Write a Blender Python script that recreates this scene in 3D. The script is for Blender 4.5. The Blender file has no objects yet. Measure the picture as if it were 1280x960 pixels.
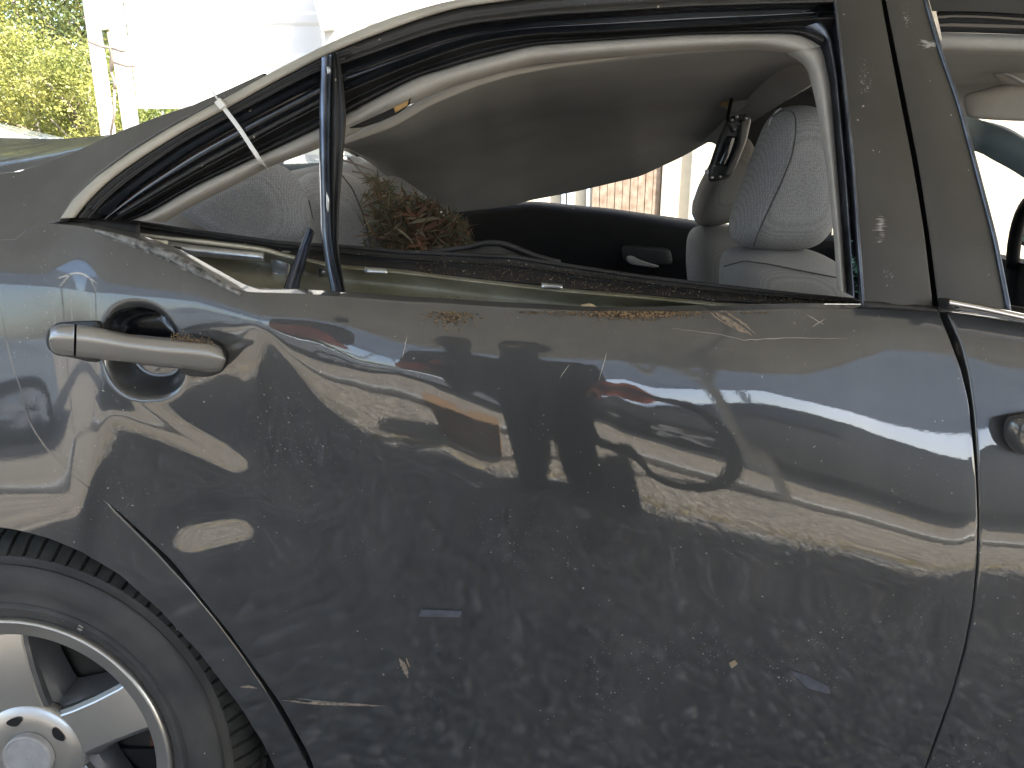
import bpy, bmesh, math, random
import numpy as np
from mathutils import Vector, Matrix
R = math.radians
random.seed(7); rng = np.random.default_rng(7)
scene = bpy.context.scene
COL = scene.collection

# ------------------------------------------------------------------ camera, sky, sun, exposure
F = 949.0; PIT = R(17.0); CAM = (0.0, -0.82, 1.09); ZG = -0.095
cd = bpy.data.cameras.new('camera'); cam = bpy.data.objects.new('camera', cd); COL.objects.link(cam)
cd.sensor_width = 36.0; cd.lens = 36.0 * F / 1280.0; cd.clip_start = 0.01; cd.clip_end = 2000
cam.location = CAM; cam.rotation_euler = (R(90) - PIT, 0, 0)
cd.dof.use_dof = False
scene.camera = cam
SUN_EL = 47.0
SV = Vector((0.88, -0.46, 0)).normalized()           # horizontal direction towards the sun
SUNV = Vector((SV.x * math.cos(R(SUN_EL)), SV.y * math.cos(R(SUN_EL)), math.sin(R(SUN_EL))))
w = bpy.data.worlds.new("World"); scene.world = w; w.use_nodes = True
wn = w.node_tree; sky = wn.nodes.new('ShaderNodeTexSky'); sky.sky_type = 'NISHITA'; sky.sun_disc = False
sky.sun_elevation = R(SUN_EL); sky.sun_rotation = math.atan2(SUNV.x, SUNV.y); sky.air_density = 1.0; sky.dust_density = 2.5
wn.links.new(sky.outputs[0], wn.nodes['Background'].inputs[0]); wn.nodes['Background'].inputs[1].default_value = 0.14
sl = bpy.data.lights.new('sun', 'SUN'); sl.energy = 5.0; sl.angle = R(0.5); sl.color = (1.0, 0.95, 0.87)
so = bpy.data.objects.new('sun', sl); COL.objects.link(so); so.rotation_euler = SUNV.to_track_quat('Z', 'Y').to_euler(); so.location = SUNV * 20
vs = scene.view_settings; vs.view_transform = 'Standard'; vs.look = 'None'; vs.gamma = 1.0; vs.use_curve_mapping = False
vs.exposure = 2.55
scene.cycles.max_bounces = 10; scene.cycles.diffuse_bounces = 5; scene.cycles.glossy_bounces = 5
scene.cycles.use_denoising = True

# ------------------------------------------------------------------ pixel <-> world (pixels of the 1280x960 photograph)
cp, sp_ = math.cos(PIT), math.sin(PIT)
def raydir(px, py):
    u = (np.asarray(px, float) - 640) / F; v = (480 - np.asarray(py, float)) / F
    return u, cp + v * sp_, -sp_ + v * cp
def P(px, py, y):
    dx, dy, dz = raydir(px, py); s = (y - CAM[1]) / dy
    return (float(dx * s), float(y), float(CAM[2] + dz * s))
def proj(x, y, z):
    ry = y - CAM[1]; rz = z - CAM[2]
    d = ry * cp - rz * sp_; v = ry * sp_ + rz * cp
    return 640 + F * x / d, 480 - F * v / d

# ------------------------------------------------------------------ materials
def newmat(name):
    m = bpy.data.materials.new(name); m.use_nodes = True
    return m, m.node_tree, m.node_tree.nodes['Principled BSDF']
def mat(name, col, rough=0.6, metal=0.0, coat=0.0, var=0.15, scale=12, bump=0.0, bscale=60, spec=0.5, trans=0.0, col2=None, detail=6, speck=0.0):
    m, nt, b = newmat(name); N = nt.nodes; L = nt.links
    tc = N.new('ShaderNodeTexCoord'); nz = N.new('ShaderNodeTexNoise'); nz.inputs['Scale'].default_value = scale; nz.inputs['Detail'].default_value = detail
    L.new(tc.outputs['Object'], nz.inputs['Vector'])
    rp = N.new('ShaderNodeValToRGB'); L.new(nz.outputs['Fac'], rp.inputs[0])
    c2 = col2 or tuple(min(1, c * (1 + var)) for c in col); c1 = col if col2 else tuple(c * (1 - var) for c in col)
    rp.color_ramp.elements[0].position = 0.35; rp.color_ramp.elements[1].position = 0.65
    rp.color_ramp.elements[0].color = (*c1, 1); rp.color_ramp.elements[1].color = (*c2, 1)
    last = rp.outputs[0]
    if speck > 0:
        last = add_specks(nt, tc, last, speck)
    L.new(last, b.inputs['Base Color'])
    b.inputs['Roughness'].default_value = rough; b.inputs['Metallic'].default_value = metal
    b.inputs['Coat Weight'].default_value = coat; b.inputs['Coat Roughness'].default_value = 0.04
    b.inputs['Specular IOR Level'].default_value = spec
    if bump > 0:
        n2 = N.new('ShaderNodeTexNoise'); n2.inputs['Scale'].default_value = bscale; n2.inputs['Detail'].default_value = 4
        L.new(tc.outputs['Object'], n2.inputs['Vector'])
        bp = N.new('ShaderNodeBump'); bp.inputs['Strength'].default_value = bump; bp.inputs['Distance'].default_value = 0.004
        L.new(n2.outputs['Fac'], bp.inputs['Height']); L.new(bp.outputs[0], b.inputs['Normal'])
    if trans > 0:
        tr = N.new('ShaderNodeBsdfTranslucent'); L.new(last, tr.inputs[0])
        mx = N.new('ShaderNodeMixShader'); mx.inputs[0].default_value = trans
        L.new(b.outputs[0], mx.inputs[1]); L.new(tr.outputs[0], mx.inputs[2]); L.new(mx.outputs[0], N['Material Output'].inputs[0])
    return m
def mixcol(nt, fac, a, b):
    n = nt.nodes.new('ShaderNodeMix'); n.data_type = 'RGBA'
    for s, v in ((0, fac), (6, a), (7, b)):
        if hasattr(v, 'is_output'): nt.links.new(v, n.inputs[s])
        elif s == 0: n.inputs[0].default_value = v
        else: n.inputs[s].default_value = (*v, 1)
    return n.outputs[2]
def mth(nt, op, a, b=None, c=None, clamp=False):
    n = nt.nodes.new('ShaderNodeMath'); n.operation = op; n.use_clamp = clamp
    for i, v in enumerate((a, b, c)):
        if v is None: continue
        if hasattr(v, 'is_output'): nt.links.new(v, n.inputs[i])
        else: n.inputs[i].default_value = v
    return n.outputs[0]
def speck_mask(nt, tc, scale, size, thresh, coord='Object'):
    N = nt.nodes; L = nt.links
    vo = N.new('ShaderNodeTexVoronoi'); vo.inputs['Scale'].default_value = scale; vo.inputs['Randomness'].default_value = 1
    nd = N.new('ShaderNodeTexNoise'); nd.inputs['Scale'].default_value = scale * 2.2
    va = N.new('ShaderNodeVectorMath'); va.operation = 'MULTIPLY_ADD'; va.inputs[1].default_value = (0.6 / scale,) * 3
    L.new(tc.outputs[coord], nd.inputs['Vector']); L.new(nd.outputs['Color'], va.inputs[0]); L.new(tc.outputs[coord], va.inputs[2])
    L.new(va.outputs[0], vo.inputs['Vector'])
    sx = N.new('ShaderNodeSeparateColor'); L.new(vo.outputs['Color'], sx.inputs[0])
    pick = mth(nt, 'GREATER_THAN', sx.outputs[0], thresh)
    sz = mth(nt, 'MULTIPLY', sx.outputs[1], size); sz = mth(nt, 'ADD', sz, size * 0.25)
    dot = mth(nt, 'LESS_THAN', vo.outputs['Distance'], sz)
    return mth(nt, 'MULTIPLY', pick, dot)
def add_specks(nt, tc, last, amt):
    mk = speck_mask(nt, tc, 130, 0.16, 1 - amt)
    return mixcol(nt, mk, last, (0.42, 0.37, 0.3))

def paint_material(name, base=(0.017, 0.0205, 0.025), dust=0.18, crust=True, bump=0.01):
    m, nt, b = newmat(name); N = nt.nodes; L = nt.links
    tc = N.new('ShaderNodeTexCoord')
    # metal flake
    vf = N.new('ShaderNodeTexNoise'); vf.inputs['Scale'].default_value = 1500; vf.inputs['Detail'].default_value = 1
    L.new(tc.outputs['Object'], vf.inputs['Vector'])
    fl = mth(nt, 'MULTIPLY_ADD', vf.outputs['Fac'], 1.3, 0.35)
    bc = mixcol(nt, fl, tuple(c * 0.55 for c in base), tuple(c * 1.25 for c in base))
    # dust film: streaky in z, cloudy
    n1 = N.new('ShaderNodeTexNoise'); n1.inputs['Scale'].default_value = 4.0; n1.inputs['Detail'].default_value = 8; n1.inputs['Roughness'].default_value = 0.65
    mp = N.new('ShaderNodeMapping'); mp.inputs['Scale'].default_value = (2.2, 1, 0.7); mp.inputs['Rotation'].default_value = (0, R(25), 0)
    L.new(tc.outputs['Object'], mp.inputs[0]); L.new(mp.outputs[0], n1.inputs['Vector'])
    d1 = N.new('ShaderNodeMapRange'); d1.inputs[1].default_value = 0.3; d1.inputs[2].default_value = 0.8; d1.inputs[3].default_value = dust * 0.35; d1.inputs[4].default_value = dust * 1.5
    L.new(n1.outputs['Fac'], d1.inputs[0])
    # dirt on the shoulder below the window, strengthened to paint in a brighter roof reflection
    sx = N.new('ShaderNodeSeparateXYZ'); L.new(tc.outputs['Object'], sx.inputs[0])
    up = N.new('ShaderNodeMapRange'); up.inputs[1].default_value = 0.80; up.inputs[2].default_value = 0.95; up.inputs[3].default_value = 0.0; up.inputs[4].default_value = dust * 2.4
    L.new(sx.outputs[2], up.inputs[0])
    n2 = N.new('ShaderNodeTexNoise'); n2.inputs['Scale'].default_value = 22; n2.inputs['Detail'].default_value = 8; n2.inputs['Roughness'].default_value = .7
    L.new(tc.outputs['Object'], n2.inputs['Vector'])
    up2 = mth(nt, 'MULTIPLY', up.outputs[0], n2.outputs['Fac'])
    df = mth(nt, 'ADD', d1.outputs[0], up2, clamp=True)
    s1 = speck_mask(nt, tc, 210, 0.19, 0.80); s2 = speck_mask(nt, tc, 95, 0.085, 0.74)
    s3 = speck_mask(nt, tc, 480, 0.24, 0.80)
    cl = N.new('ShaderNodeMapRange'); cl.inputs[1].default_value = 0.48; cl.inputs[2].default_value = 0.62
    n3 = N.new('ShaderNodeTexNoise'); n3.inputs['Scale'].default_value = 5.5; n3.inputs['Detail'].default_value = 3
    L.new(tc.outputs['Object'], n3.inputs['Vector']); L.new(n3.outputs['Fac'], cl.inputs[0])
    s1 = mth(nt, 'MULTIPLY', s1, cl.outputs[0]); s3 = mth(nt, 'MULTIPLY', s3, cl.outputs[0])
    sp = mth(nt, 'MAXIMUM', s1, s2); sp = mth(nt, 'MAXIMUM', sp, mth(nt, 'MULTIPLY', s3, 0.8))
    sp = mth(nt, 'MULTIPLY', sp, 0.65 if crust else 0.35)
    L.new(bc, b.inputs['Base Color'])
    b.inputs['Metallic'].default_value = 0.35; b.inputs['Roughness'].default_value = 0.42
    b.inputs['Coat Weight'].default_value = 1.0; b.inputs['Coat Roughness'].default_value = 0.012; b.inputs['Coat IOR'].default_value = 1.95
    # faint swirl scratches modulate the coat roughness
    ns = N.new('ShaderNodeTexNoise'); ns.inputs['Scale'].default_value = 60; ns.inputs['Detail'].default_value = 6
    ms = N.new('ShaderNodeMapping'); ms.inputs['Scale'].default_value = (1, 1, 7); ms.inputs['Rotation'].default_value = (0, R(-38), 0)
    L.new(tc.outputs['Object'], ms.inputs[0]); L.new(ms.outputs[0], ns.inputs['Vector'])
    L.new(mth(nt, 'MULTIPLY_ADD', ns.outputs['Fac'], 0.05, -0.008), b.inputs['Coat Roughness'])
    bp = N.new('ShaderNodeBump'); bp.inputs['Strength'].default_value = bump; bp.inputs['Distance'].default_value = 0.002
    nb = N.new('ShaderNodeTexNoise'); nb.inputs['Scale'].default_value = 320; nb.inputs['Detail'].default_value = 2
    L.new(tc.outputs['Object'], nb.inputs['Vector']); L.new(nb.outputs['Fac'], bp.inputs['Height'])
    L.new(bp.outputs[0], b.inputs['Coat Normal'])
    dd = N.new('ShaderNodeBsdfDiffuse'); L.new(mixcol(nt, sp, (0.155, 0.157, 0.155), (0.55, 0.52, 0.46)), dd.inputs[0])
    mx = N.new('ShaderNodeMixShader'); L.new(mth(nt, 'MAXIMUM', df, sp), mx.inputs[0])
    L.new(b.outputs[0], mx.inputs[1]); L.new(dd.outputs[0], mx.inputs[2]); L.new(mx.outputs[0], N['Material Output'].inputs[0])
    return m

M = {}
M['paint'] = paint_material('dusty_grey_paint')
M['paint_handle'] = paint_material('gravel_reflection_handle_paint', base=(0.24, 0.225, 0.20), dust=0.08, crust=False)  # body paint lightened and warmed; gravel reflection put into its colour
M['applique'] = mat('satin_dark_pillar_film', (0.044, 0.0425, 0.039), 0.42, var=0.18, scale=9, speck=0.06, coat=0.15, bump=0.05, bscale=400)
M['strip'] = mat('aged_pale_drip_strip', (0.42, 0.40, 0.35), 0.45, var=0.10, scale=14, speck=0.04, bump=0.1, bscale=70)
M['rubber'] = mat('black_rubber', (0.016, 0.016, 0.017), 0.55, var=0.3, scale=20, speck=0.03, bump=0.15, bscale=120)
M['dirty_rubber'] = mat('dusty_black_rubber', (0.014, 0.014, 0.014), 0.75, var=0.3, scale=20, speck=0.30, bump=0.25, bscale=160)
M['gloss_black'] = mat('glossy_black_handle_shade', (0.010, 0.011, 0.013), 0.16, coat=0.6, var=0.2, scale=8, speck=0.03)
M['satin_black'] = mat('satin_black_frame', (0.028, 0.028, 0.028), 0.38, var=0.2, scale=8, speck=0.06)
M['channel'] = mat('dark_blue_grey_steel_channel', (0.13, 0.145, 0.175), 0.28, metal=0.75, var=0.3, scale=30, speck=0.06, bump=0.2, bscale=30)
M['galv'] = mat('olive_inner_sheet_metal', (0.20, 0.19, 0.12), 0.34, metal=0.25, var=0.22, scale=14, speck=0.2, bump=0.3, bscale=25, col2=(0.36, 0.355, 0.30))
M['bright_metal'] = mat('bright_zinc_bracket', (0.5, 0.52, 0.54), 0.3, metal=0.8, var=0.2, scale=40, speck=0.05)
M['cream_plastic'] = mat('cream_plastic', (0.62, 0.59, 0.48), 0.5, var=0.06)
M['chrome'] = mat('chrome_trim', (0.75, 0.74, 0.76), 0.08, metal=1.0, var=0.05)
M['trim'] = mat('light_grey_soft_trim', (0.36, 0.345, 0.32), 0.8, var=0.05, scale=30, bump=0.15, bscale=300)
M['headliner'] = mat('grey_headliner_cloth', (0.335, 0.34, 0.335), 0.95, var=0.06, scale=7, bump=0.2, bscale=500, spec=0.1)
M['headliner_edge'] = mat('pale_headliner_edge', (0.40, 0.385, 0.355), 0.9, var=0.05, scale=10, bump=0.15, bscale=400, spec=0.1)
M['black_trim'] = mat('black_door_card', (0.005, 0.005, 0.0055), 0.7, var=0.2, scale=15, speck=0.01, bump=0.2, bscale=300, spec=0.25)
M['dark_plastic'] = mat('dark_plastic', (0.05, 0.05, 0.048), 0.35, var=0.4, scale=40, speck=0.15)
M['torn'] = mat('torn_brown_cardboard', (0.32, 0.2, 0.08), 0.9, var=0.2)
M['dash'] = mat('blue_grey_dash_plastic', (0.12, 0.15, 0.16), 0.6, var=0.08)
M['lens'] = mat('clear_lamp_lens', (0.65, 0.65, 0.68), 0.1, var=0.05, coat=1)
def scuffs(m, spots):
    nt = m.node_tree; N = nt.nodes; L = nt.links; b = N['Principled BSDF']; last = b.inputs['Base Color'].links[0].from_socket
    tc = N.new('ShaderNodeTexCoord')
    for (c, rx, rz, sc3, rot, th) in spots:
        mp = N.new('ShaderNodeMapping'); mp.vector_type = 'POINT'; mp.inputs['Location'].default_value = (-c[0] / rx, 0, -c[2] / rz); mp.inputs['Scale'].default_value = (1 / rx, 0, 1 / rz)
        L.new(tc.outputs['Object'], mp.inputs[0]); ln = N.new('ShaderNodeVectorMath'); ln.operation = 'LENGTH'; L.new(mp.outputs[0], ln.inputs[0])
        fall = mth(nt, 'SUBTRACT', 1.0, ln.outputs['Value'], clamp=True)
        m2 = N.new('ShaderNodeMapping'); m2.inputs['Scale'].default_value = sc3; m2.inputs['Rotation'].default_value = (0, R(rot), 0); L.new(tc.outputs['Object'], m2.inputs[0])
        nz = N.new('ShaderNodeTexNoise'); nz.inputs['Scale'].default_value = 1; nz.inputs['Detail'].default_value = 8; nz.inputs['Roughness'].default_value = .7; L.new(m2.outputs[0], nz.inputs['Vector'])
        v = mth(nt, 'ADD', nz.outputs['Fac'], mth(nt, 'MULTIPLY', fall, .34)); v = mth(nt, 'MULTIPLY', mth(nt, 'SUBTRACT', v, th), 7.0, clamp=True)
        v = mth(nt, 'MULTIPLY', v, mth(nt, 'MULTIPLY', fall, 4.0, clamp=True))
        last = mixcol(nt, mth(nt, 'MULTIPLY', v, .85), last, (.42, .41, .39))
    L.new(last, b.inputs['Base Color'])
def fabric(name, col, sc=260, bm=0.5):
    m, nt, b = newmat(name); N = nt.nodes; L = nt.links
    tc = N.new('ShaderNodeTexCoord'); vo = N.new('ShaderNodeTexVoronoi'); vo.inputs['Scale'].default_value = sc; vo.inputs['Randomness'].default_value = 0.35
    mp = N.new('ShaderNodeMapping'); mp.inputs['Scale'].default_value = (1, 1, 1.5)
    L.new(tc.outputs['Object'], mp.inputs[0]); L.new(mp.outputs[0], vo.inputs['Vector'])
    fa = mth(nt, 'MULTIPLY', vo.outputs['Distance'], 1.5, clamp=True)
    ns = N.new('ShaderNodeTexNoise'); ns.inputs['Scale'].default_value = 9; ns.inputs['Detail'].default_value = 5; L.new(tc.outputs['Object'], ns.inputs[0])
    c = mixcol(nt, fa, tuple(x * 1.15 for x in col), tuple(x * 0.55 for x in col))
    c = mixcol(nt, mth(nt, 'MULTIPLY', ns.outputs['Fac'], 0.35), c, tuple(x * 0.8 for x in col))
    L.new(c, b.inputs['Base Color']); b.inputs['Roughness'].default_value = 0.9; b.inputs['Specular IOR Level'].default_value = 0.2
    bp = N.new('ShaderNodeBump'); bp.inputs['Strength'].default_value = bm; bp.inputs['Distance'].default_value = 0.002; bp.invert = True
    L.new(vo.outputs['Distance'], bp.inputs['Height']); L.new(bp.outputs[0], b.inputs['Normal'])
    return m
scuffs(M['applique'], [(P(1163, 55, .2), .022, .009, (90, 60, 260), 0, .66), (P(1184, 84, .19), .010, .030, (160, 60, 160), 20, .74), (P(1090, 283, .12), .012, .028, (60, 60, 420), -12, .70), (P(1080, 100, .18), .035, .09, (330, 60, 330), 30, .86), (P(1140, 20, .2), .02, .05, (330, 60, 330), 30, .84), (P(1100, 340, .1), .03, .05, (300, 60, 300), 30, .86)])
M['mesh_fabric'] = fabric('grey_mesh_fabric', (0.44, 0.44, 0.44), 290)
M['mesh_fabric_blue'] = fabric('blue_grey_mesh_fabric', (0.40, 0.42, 0.46), 280)
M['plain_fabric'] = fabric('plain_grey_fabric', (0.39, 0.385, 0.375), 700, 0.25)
M['shade_fabric'] = fabric('shaded_seat_fabric', (0.22, 0.21, 0.19), 500, 0.3)  # darker copy of the seat cloth, with cabin shade in its colour
M['stitch'] = mat('dark_seam_thread', (0.07, 0.07, 0.075), 0.9)
M['tyre'] = mat('worn_tyre_rubber', (0.028, 0.028, 0.029), 0.62, var=0.35, scale=11, bump=0.5, bscale=45, col2=(0.060, 0.057, 0.052), speck=0.02)
M['tread'] = mat('tyre_tread_rubber', (0.03, 0.031, 0.026), 0.8, var=0.3, scale=18, bump=0.3, bscale=120, speck=0.05)
M['alloy'] = mat('machined_alloy', (0.52, 0.51, 0.485), 0.30, metal=0.85, var=0.06, scale=12, speck=0.01)
M['alloy_dark'] = mat('dark_painted_alloy', (0.12, 0.125, 0.13), 0.35, metal=0.5, coat=0.5, var=0.2, scale=10, speck=0.03)
M['cap'] = mat('worn_silver_cap', (0.36, 0.36, 0.36), 0.5, metal=0.2, var=0.08, scale=60, speck=0.02)
M['rust'] = mat('rusty_iron', (0.20, 0.07, 0.025), 0.85, var=0.4, scale=20)
M['iron'] = mat('dark_brake_iron', (0.035, 0.033, 0.028), 0.6, metal=0.4, var=0.4, scale=12)
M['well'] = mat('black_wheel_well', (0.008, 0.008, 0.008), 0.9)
M['tie'] = mat('white_nylon', (0.78, 0.78, 0.76), 0.4, var=0.03)
M['wood_chip'] = mat('pale_wood_chip', (0.52, 0.42, 0.27), 0.9, var=0.25, scale=80, bump=0.4)
M['crumbs'] = mat('brown_crumbs', (0.05, 0.032, 0.018), 0.95, var=0.8, scale=330, col2=(0.30, 0.21, 0.12), detail=1)
M['scrape'] = mat('raw_scrape_mark', (0.22, 0.18, 0.14), 0.7, var=0.4, scale=140)
M['black_scrape'] = mat('black_scuffed_edge', (0.03, 0.03, 0.028), 0.6, var=0.5, scale=120, col2=(0.25, 0.25, 0.24))
M['decal'] = mat('grey_blue_smear', (0.07, 0.078, 0.10), 0.6, var=0.2, scale=80)
M['glass_green'] = mat('green_shattered_glass', (0.12, 0.26, 0.22), 0.2, var=0.5, scale=120, coat=1, speck=0.2, trans=0.3)
M['leaf_dry'] = mat('dry_brown_leaf', (0.15, 0.105, 0.06), 0.8, var=0.4, scale=9, trans=0.2)
M['leaf_olive'] = mat('dry_olive_leaf', (0.095, 0.10, 0.055), 0.8, var=0.3, scale=9, trans=0.2)
M['leaf_rust'] = mat('dry_rust_leaf', (0.20, 0.105, 0.06), 0.8, var=0.3, scale=9, trans=0.2)
M['leaf_pale'] = mat('dry_pale_leaf', (0.30, 0.25, 0.165), 0.8, var=0.3, scale=9, trans=0.2)
M['foliage'] = mat('sunlit_leaves', (0.15, 0.18, 0.04), 0.5, var=0.3, scale=1.7, trans=0.45, col2=(0.36, 0.34, 0.09))
M['foliage_dark'] = mat('deep_green_leaves', (0.045, 0.07, 0.022), 0.5, var=0.3, scale=2, trans=0.35, col2=(0.12, 0.15, 0.04))
M['bark'] = mat('grey_bark', (0.17, 0.14, 0.11), 0.9, var=0.3, scale=12, bump=0.5)
M['white_steel'] = mat('white_ribbed_steel', (0.58, 0.57, 0.53), 0.5, var=0.05, scale=2)
M['galv_steel'] = mat('galvanised_steel_tube', (0.50, 0.51, 0.50), 0.42, metal=0.5, var=0.15, scale=9)
M['galv_dull'] = mat('dull_grey_tube', (0.16, 0.165, 0.17), 0.6, var=0.15, scale=9)
M['roof_under'] = mat('dull_corrugated_roof', (0.64, 0.625, 0.55), 0.6, metal=0.0, var=0.15, scale=2)
M['blue_steel'] = mat('blue_grey_ribbed_steel', (0.42, 0.46, 0.52), 0.6, var=0.06, scale=2)
M['fiberglass'] = mat('milky_fibreglass_sheet', (0.82, 0.84, 0.86), 0.5, var=0.03, trans=0.6)
M['cream_wall'] = mat('cream_house_wall', (0.42, 0.38, 0.29), 0.85, var=0.05)
M['plank'] = mat('weathered_brown_plank', (0.15, 0.105, 0.07), 0.8, var=0.35, scale=14, col2=(0.25, 0.20, 0.15))
M['blue_grey'] = mat('pale_blue_grey_shutter', (0.35, 0.42, 0.52), 0.6)
M['other_car'] = mat('slate_car_paint', (0.045, 0.052, 0.065), 0.35, coat=1, var=0.1)
M['added_pale_car'] = mat('added_pale_blue_grey_car_paint', (0.72, 0.77, 0.82), 0.35, coat=1, var=0.1)
M['white_car'] = mat('white_car_paint', (0.8, 0.8, 0.8), 0.3, coat=1, var=0.02)
M['other_glass'] = mat('dark_car_glass', (0.02, 0.025, 0.03), 0.05, coat=1)
M['denim'] = mat('dark_denim', (0.022, 0.024, 0.032), 0.9, var=0.3, scale=30)
M['shirt'] = mat('charcoal_vest', (0.025, 0.026, 0.030), 0.9, var=0.2, scale=20)
M['orange'] = mat('orange_red_sleeve', (0.90, 0.20, 0.10), 0.85, var=0.15, scale=20)
M['skin'] = mat('skin', (0.50, 0.28, 0.19), 0.55, var=0.06)
M['hair'] = mat('dark_hair', (0.03, 0.022, 0.016), 0.7)
M['phone'] = mat('black_phone', (0.01, 0.01, 0.012), 0.2)
M['brown_box'] = mat('tan_box', (0.22, 0.13, 0.06), 0.85, var=0.1)
M['hose'] = mat('black_hose_rubber', (0.015, 0.015, 0.016), 0.5)
M['yellow_grass'] = mat('straw_grass', (0.50, 0.40, 0.13), 0.9, var=0.3, scale=5, trans=0.2)

def gravel_mat():
    m, nt, b = newmat('grey_gravel'); N = nt.nodes; L = nt.links
    tc = N.new('ShaderNodeTexCoord')
    vo = N.new('ShaderNodeTexVoronoi'); vo.inputs['Scale'].default_value = 34
    vo2 = N.new('ShaderNodeTexVoronoi'); vo2.inputs['Scale'].default_value = 90
    ns = N.new('ShaderNodeTexNoise'); ns.inputs['Scale'].default_value = 1.3; ns.inputs['Detail'].default_value = 8
    for n in (vo, vo2, ns): L.new(tc.outputs['Object'], n.inputs['Vector'])
    sc = N.new('ShaderNodeSeparateColor'); L.new(vo.outputs['Color'], sc.inputs[0])
    c = mixcol(nt, sc.outputs[0], (0.18, 0.172, 0.16), (0.46, 0.43, 0.38))
    sc2 = N.new('ShaderNodeSeparateColor'); L.new(vo2.outputs['Color'], sc2.inputs[0])
    c = mixcol(nt, mth(nt, 'MULTIPLY', sc2.outputs[1], 0.45), c, (0.30, 0.25, 0.18))
    c = mixcol(nt, mth(nt, 'MULTIPLY', vo.outputs['Distance'], 0.9, clamp=True), c, (0.06, 0.055, 0.05))
    c = mixcol(nt, mth(nt, 'MULTIPLY', ns.outputs['Fac'], 0.4), c, (0.24, 0.20, 0.14))
    L.new(c, b.inputs['Base Color']); b.inputs['Roughness'].default_value = 0.95
    bp = N.new('ShaderNodeBump'); bp.inputs['Strength'].default_value = 0.8; bp.inputs['Distance'].default_value = 0.02; bp.invert = True
    L.new(vo.outputs['Distance'], bp.inputs['Height']); L.new(bp.outputs[0], b.inputs['Normal'])
    return m
M['gravel'] = gravel_mat()
M['stones'] = mat('grey_loose_stones', (0.12, 0.12, 0.12), 0.9, scale=30, detail=2, col2=(0.34, 0.33, 0.31))

# ------------------------------------------------------------------ object helpers
ROOTS = {}
def thing(name, label, cat, loc, group=None):
    o = bpy.data.objects.new(name, None); COL.objects.link(o); o.location = loc; o.empty_display_size = 0.1
    o['label'] = label; o['category'] = cat
    if group: o['group'] = group
    return o
def wloc(o):
    v = Vector(o.location)
    p = o.parent
    while p is not None:
        v = v + Vector(p.location) if False else v
        p = None
    return v
def attach(o, parent):
    if parent is None: return
    o.parent = parent
    # all parts are modelled in world coordinates; undo the parent's placement
    off = PW[parent.name]
    o.matrix_parent_inverse = Matrix.Translation(-off)
    PW[o.name] = Vector((0, 0, 0))
PW = {}
def root(name, label, cat, loc, group=None):
    o = thing(name, label, cat, loc, group); PW[o.name] = Vector(loc); return o
def obj(name, verts, faces, m, parent=None, smooth=True, mats=None, midx=None, label=None, auto=None):
    me = bpy.data.meshes.new(name)
    me.from_pydata([tuple(map(float, v)) for v in verts], [], [tuple(map(int, f)) for f in faces])
    if mats:
        for q in mats: me.materials.append(q)
        if midx is not None: me.polygons.foreach_set('material_index', np.asarray(midx, np.int32))
    else: me.materials.append(m)
    if smooth: me.polygons.foreach_set('use_smooth', np.ones(len(me.polygons), bool))
    me.update()
    if smooth and auto:
        try: me.set_sharp_from_angle(angle=R(auto))
        except Exception: pass
    o = bpy.data.objects.new(name, me); COL.objects.link(o)
    PW[o.name] = Vector((0, 0, 0))
    attach(o, parent)
    if label: o['label'] = label
    return o
def tag(o, label=None, cat=None, group=None, kind=None):
    if label: o['label'] = label
    if cat: o['category'] = cat
    if group: o['group'] = group
    if kind: o['kind'] = kind
    return o
class MB:
    def __init__(s): s.v = []; s.f = []
    def add(s, vs, fs):
        n = len(s.v); s.v += [tuple(v) for v in vs]; s.f += [tuple(i + n for i in f) for f in fs]; return s
    def box(s, lo, hi, rot=None, c=None):
        x0, y0, z0 = lo; x1, y1, z1 = hi
        vs = [Vector(p) for p in ((x0, y0, z0), (x1, y0, z0), (x1, y1, z0), (x0, y1, z0), (x0, y0, z1), (x1, y0, z1), (x1, y1, z1), (x0, y1, z1))]
        if rot is not None:
            c = Vector(c) if c is not None else sum(vs, Vector()) / 8
            vs = [rot @ (v - c) + c for v in vs]
        return s.add(vs, [(0, 3, 2, 1), (4, 5, 6, 7), (0, 1, 5, 4), (1, 2, 6, 5), (2, 3, 7, 6), (3, 0, 4, 7)])
    def tube(s, pts, r, n=10, cap=True):
        pts = [Vector(p) for p in pts]; k = len(pts); rs = r if hasattr(r, '__len__') else [r] * k
        vs = []
        up = None
        for i, p in enumerate(pts):
            t = (pts[min(i + 1, k - 1)] - pts[max(i - 1, 0)]).normalized()
            if up is None: up = Vector((0, 0, 1)) if abs(t.z) < 0.9 else Vector((1, 0, 0))
            a = t.cross(up).normalized(); up = a.cross(t).normalized()
            for j in range(n):
                an = 2 * math.pi * j / n; vs.append(p + (a * math.cos(an) + up * math.sin(an)) * rs[i])
        fs = [(i * n + j, i * n + (j + 1) % n, (i + 1) * n + (j + 1) % n, (i + 1) * n + j) for i in range(k - 1) for j in range(n)]
        if cap: fs += [tuple(range(n - 1, -1, -1)), tuple((k - 1) * n + j for j in range(n))]
        return s.add(vs, fs)
    def build(s, name, m, parent=None, smooth=False, **k): return obj(name, s.v, s.f, m, parent, smooth, **k)

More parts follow.
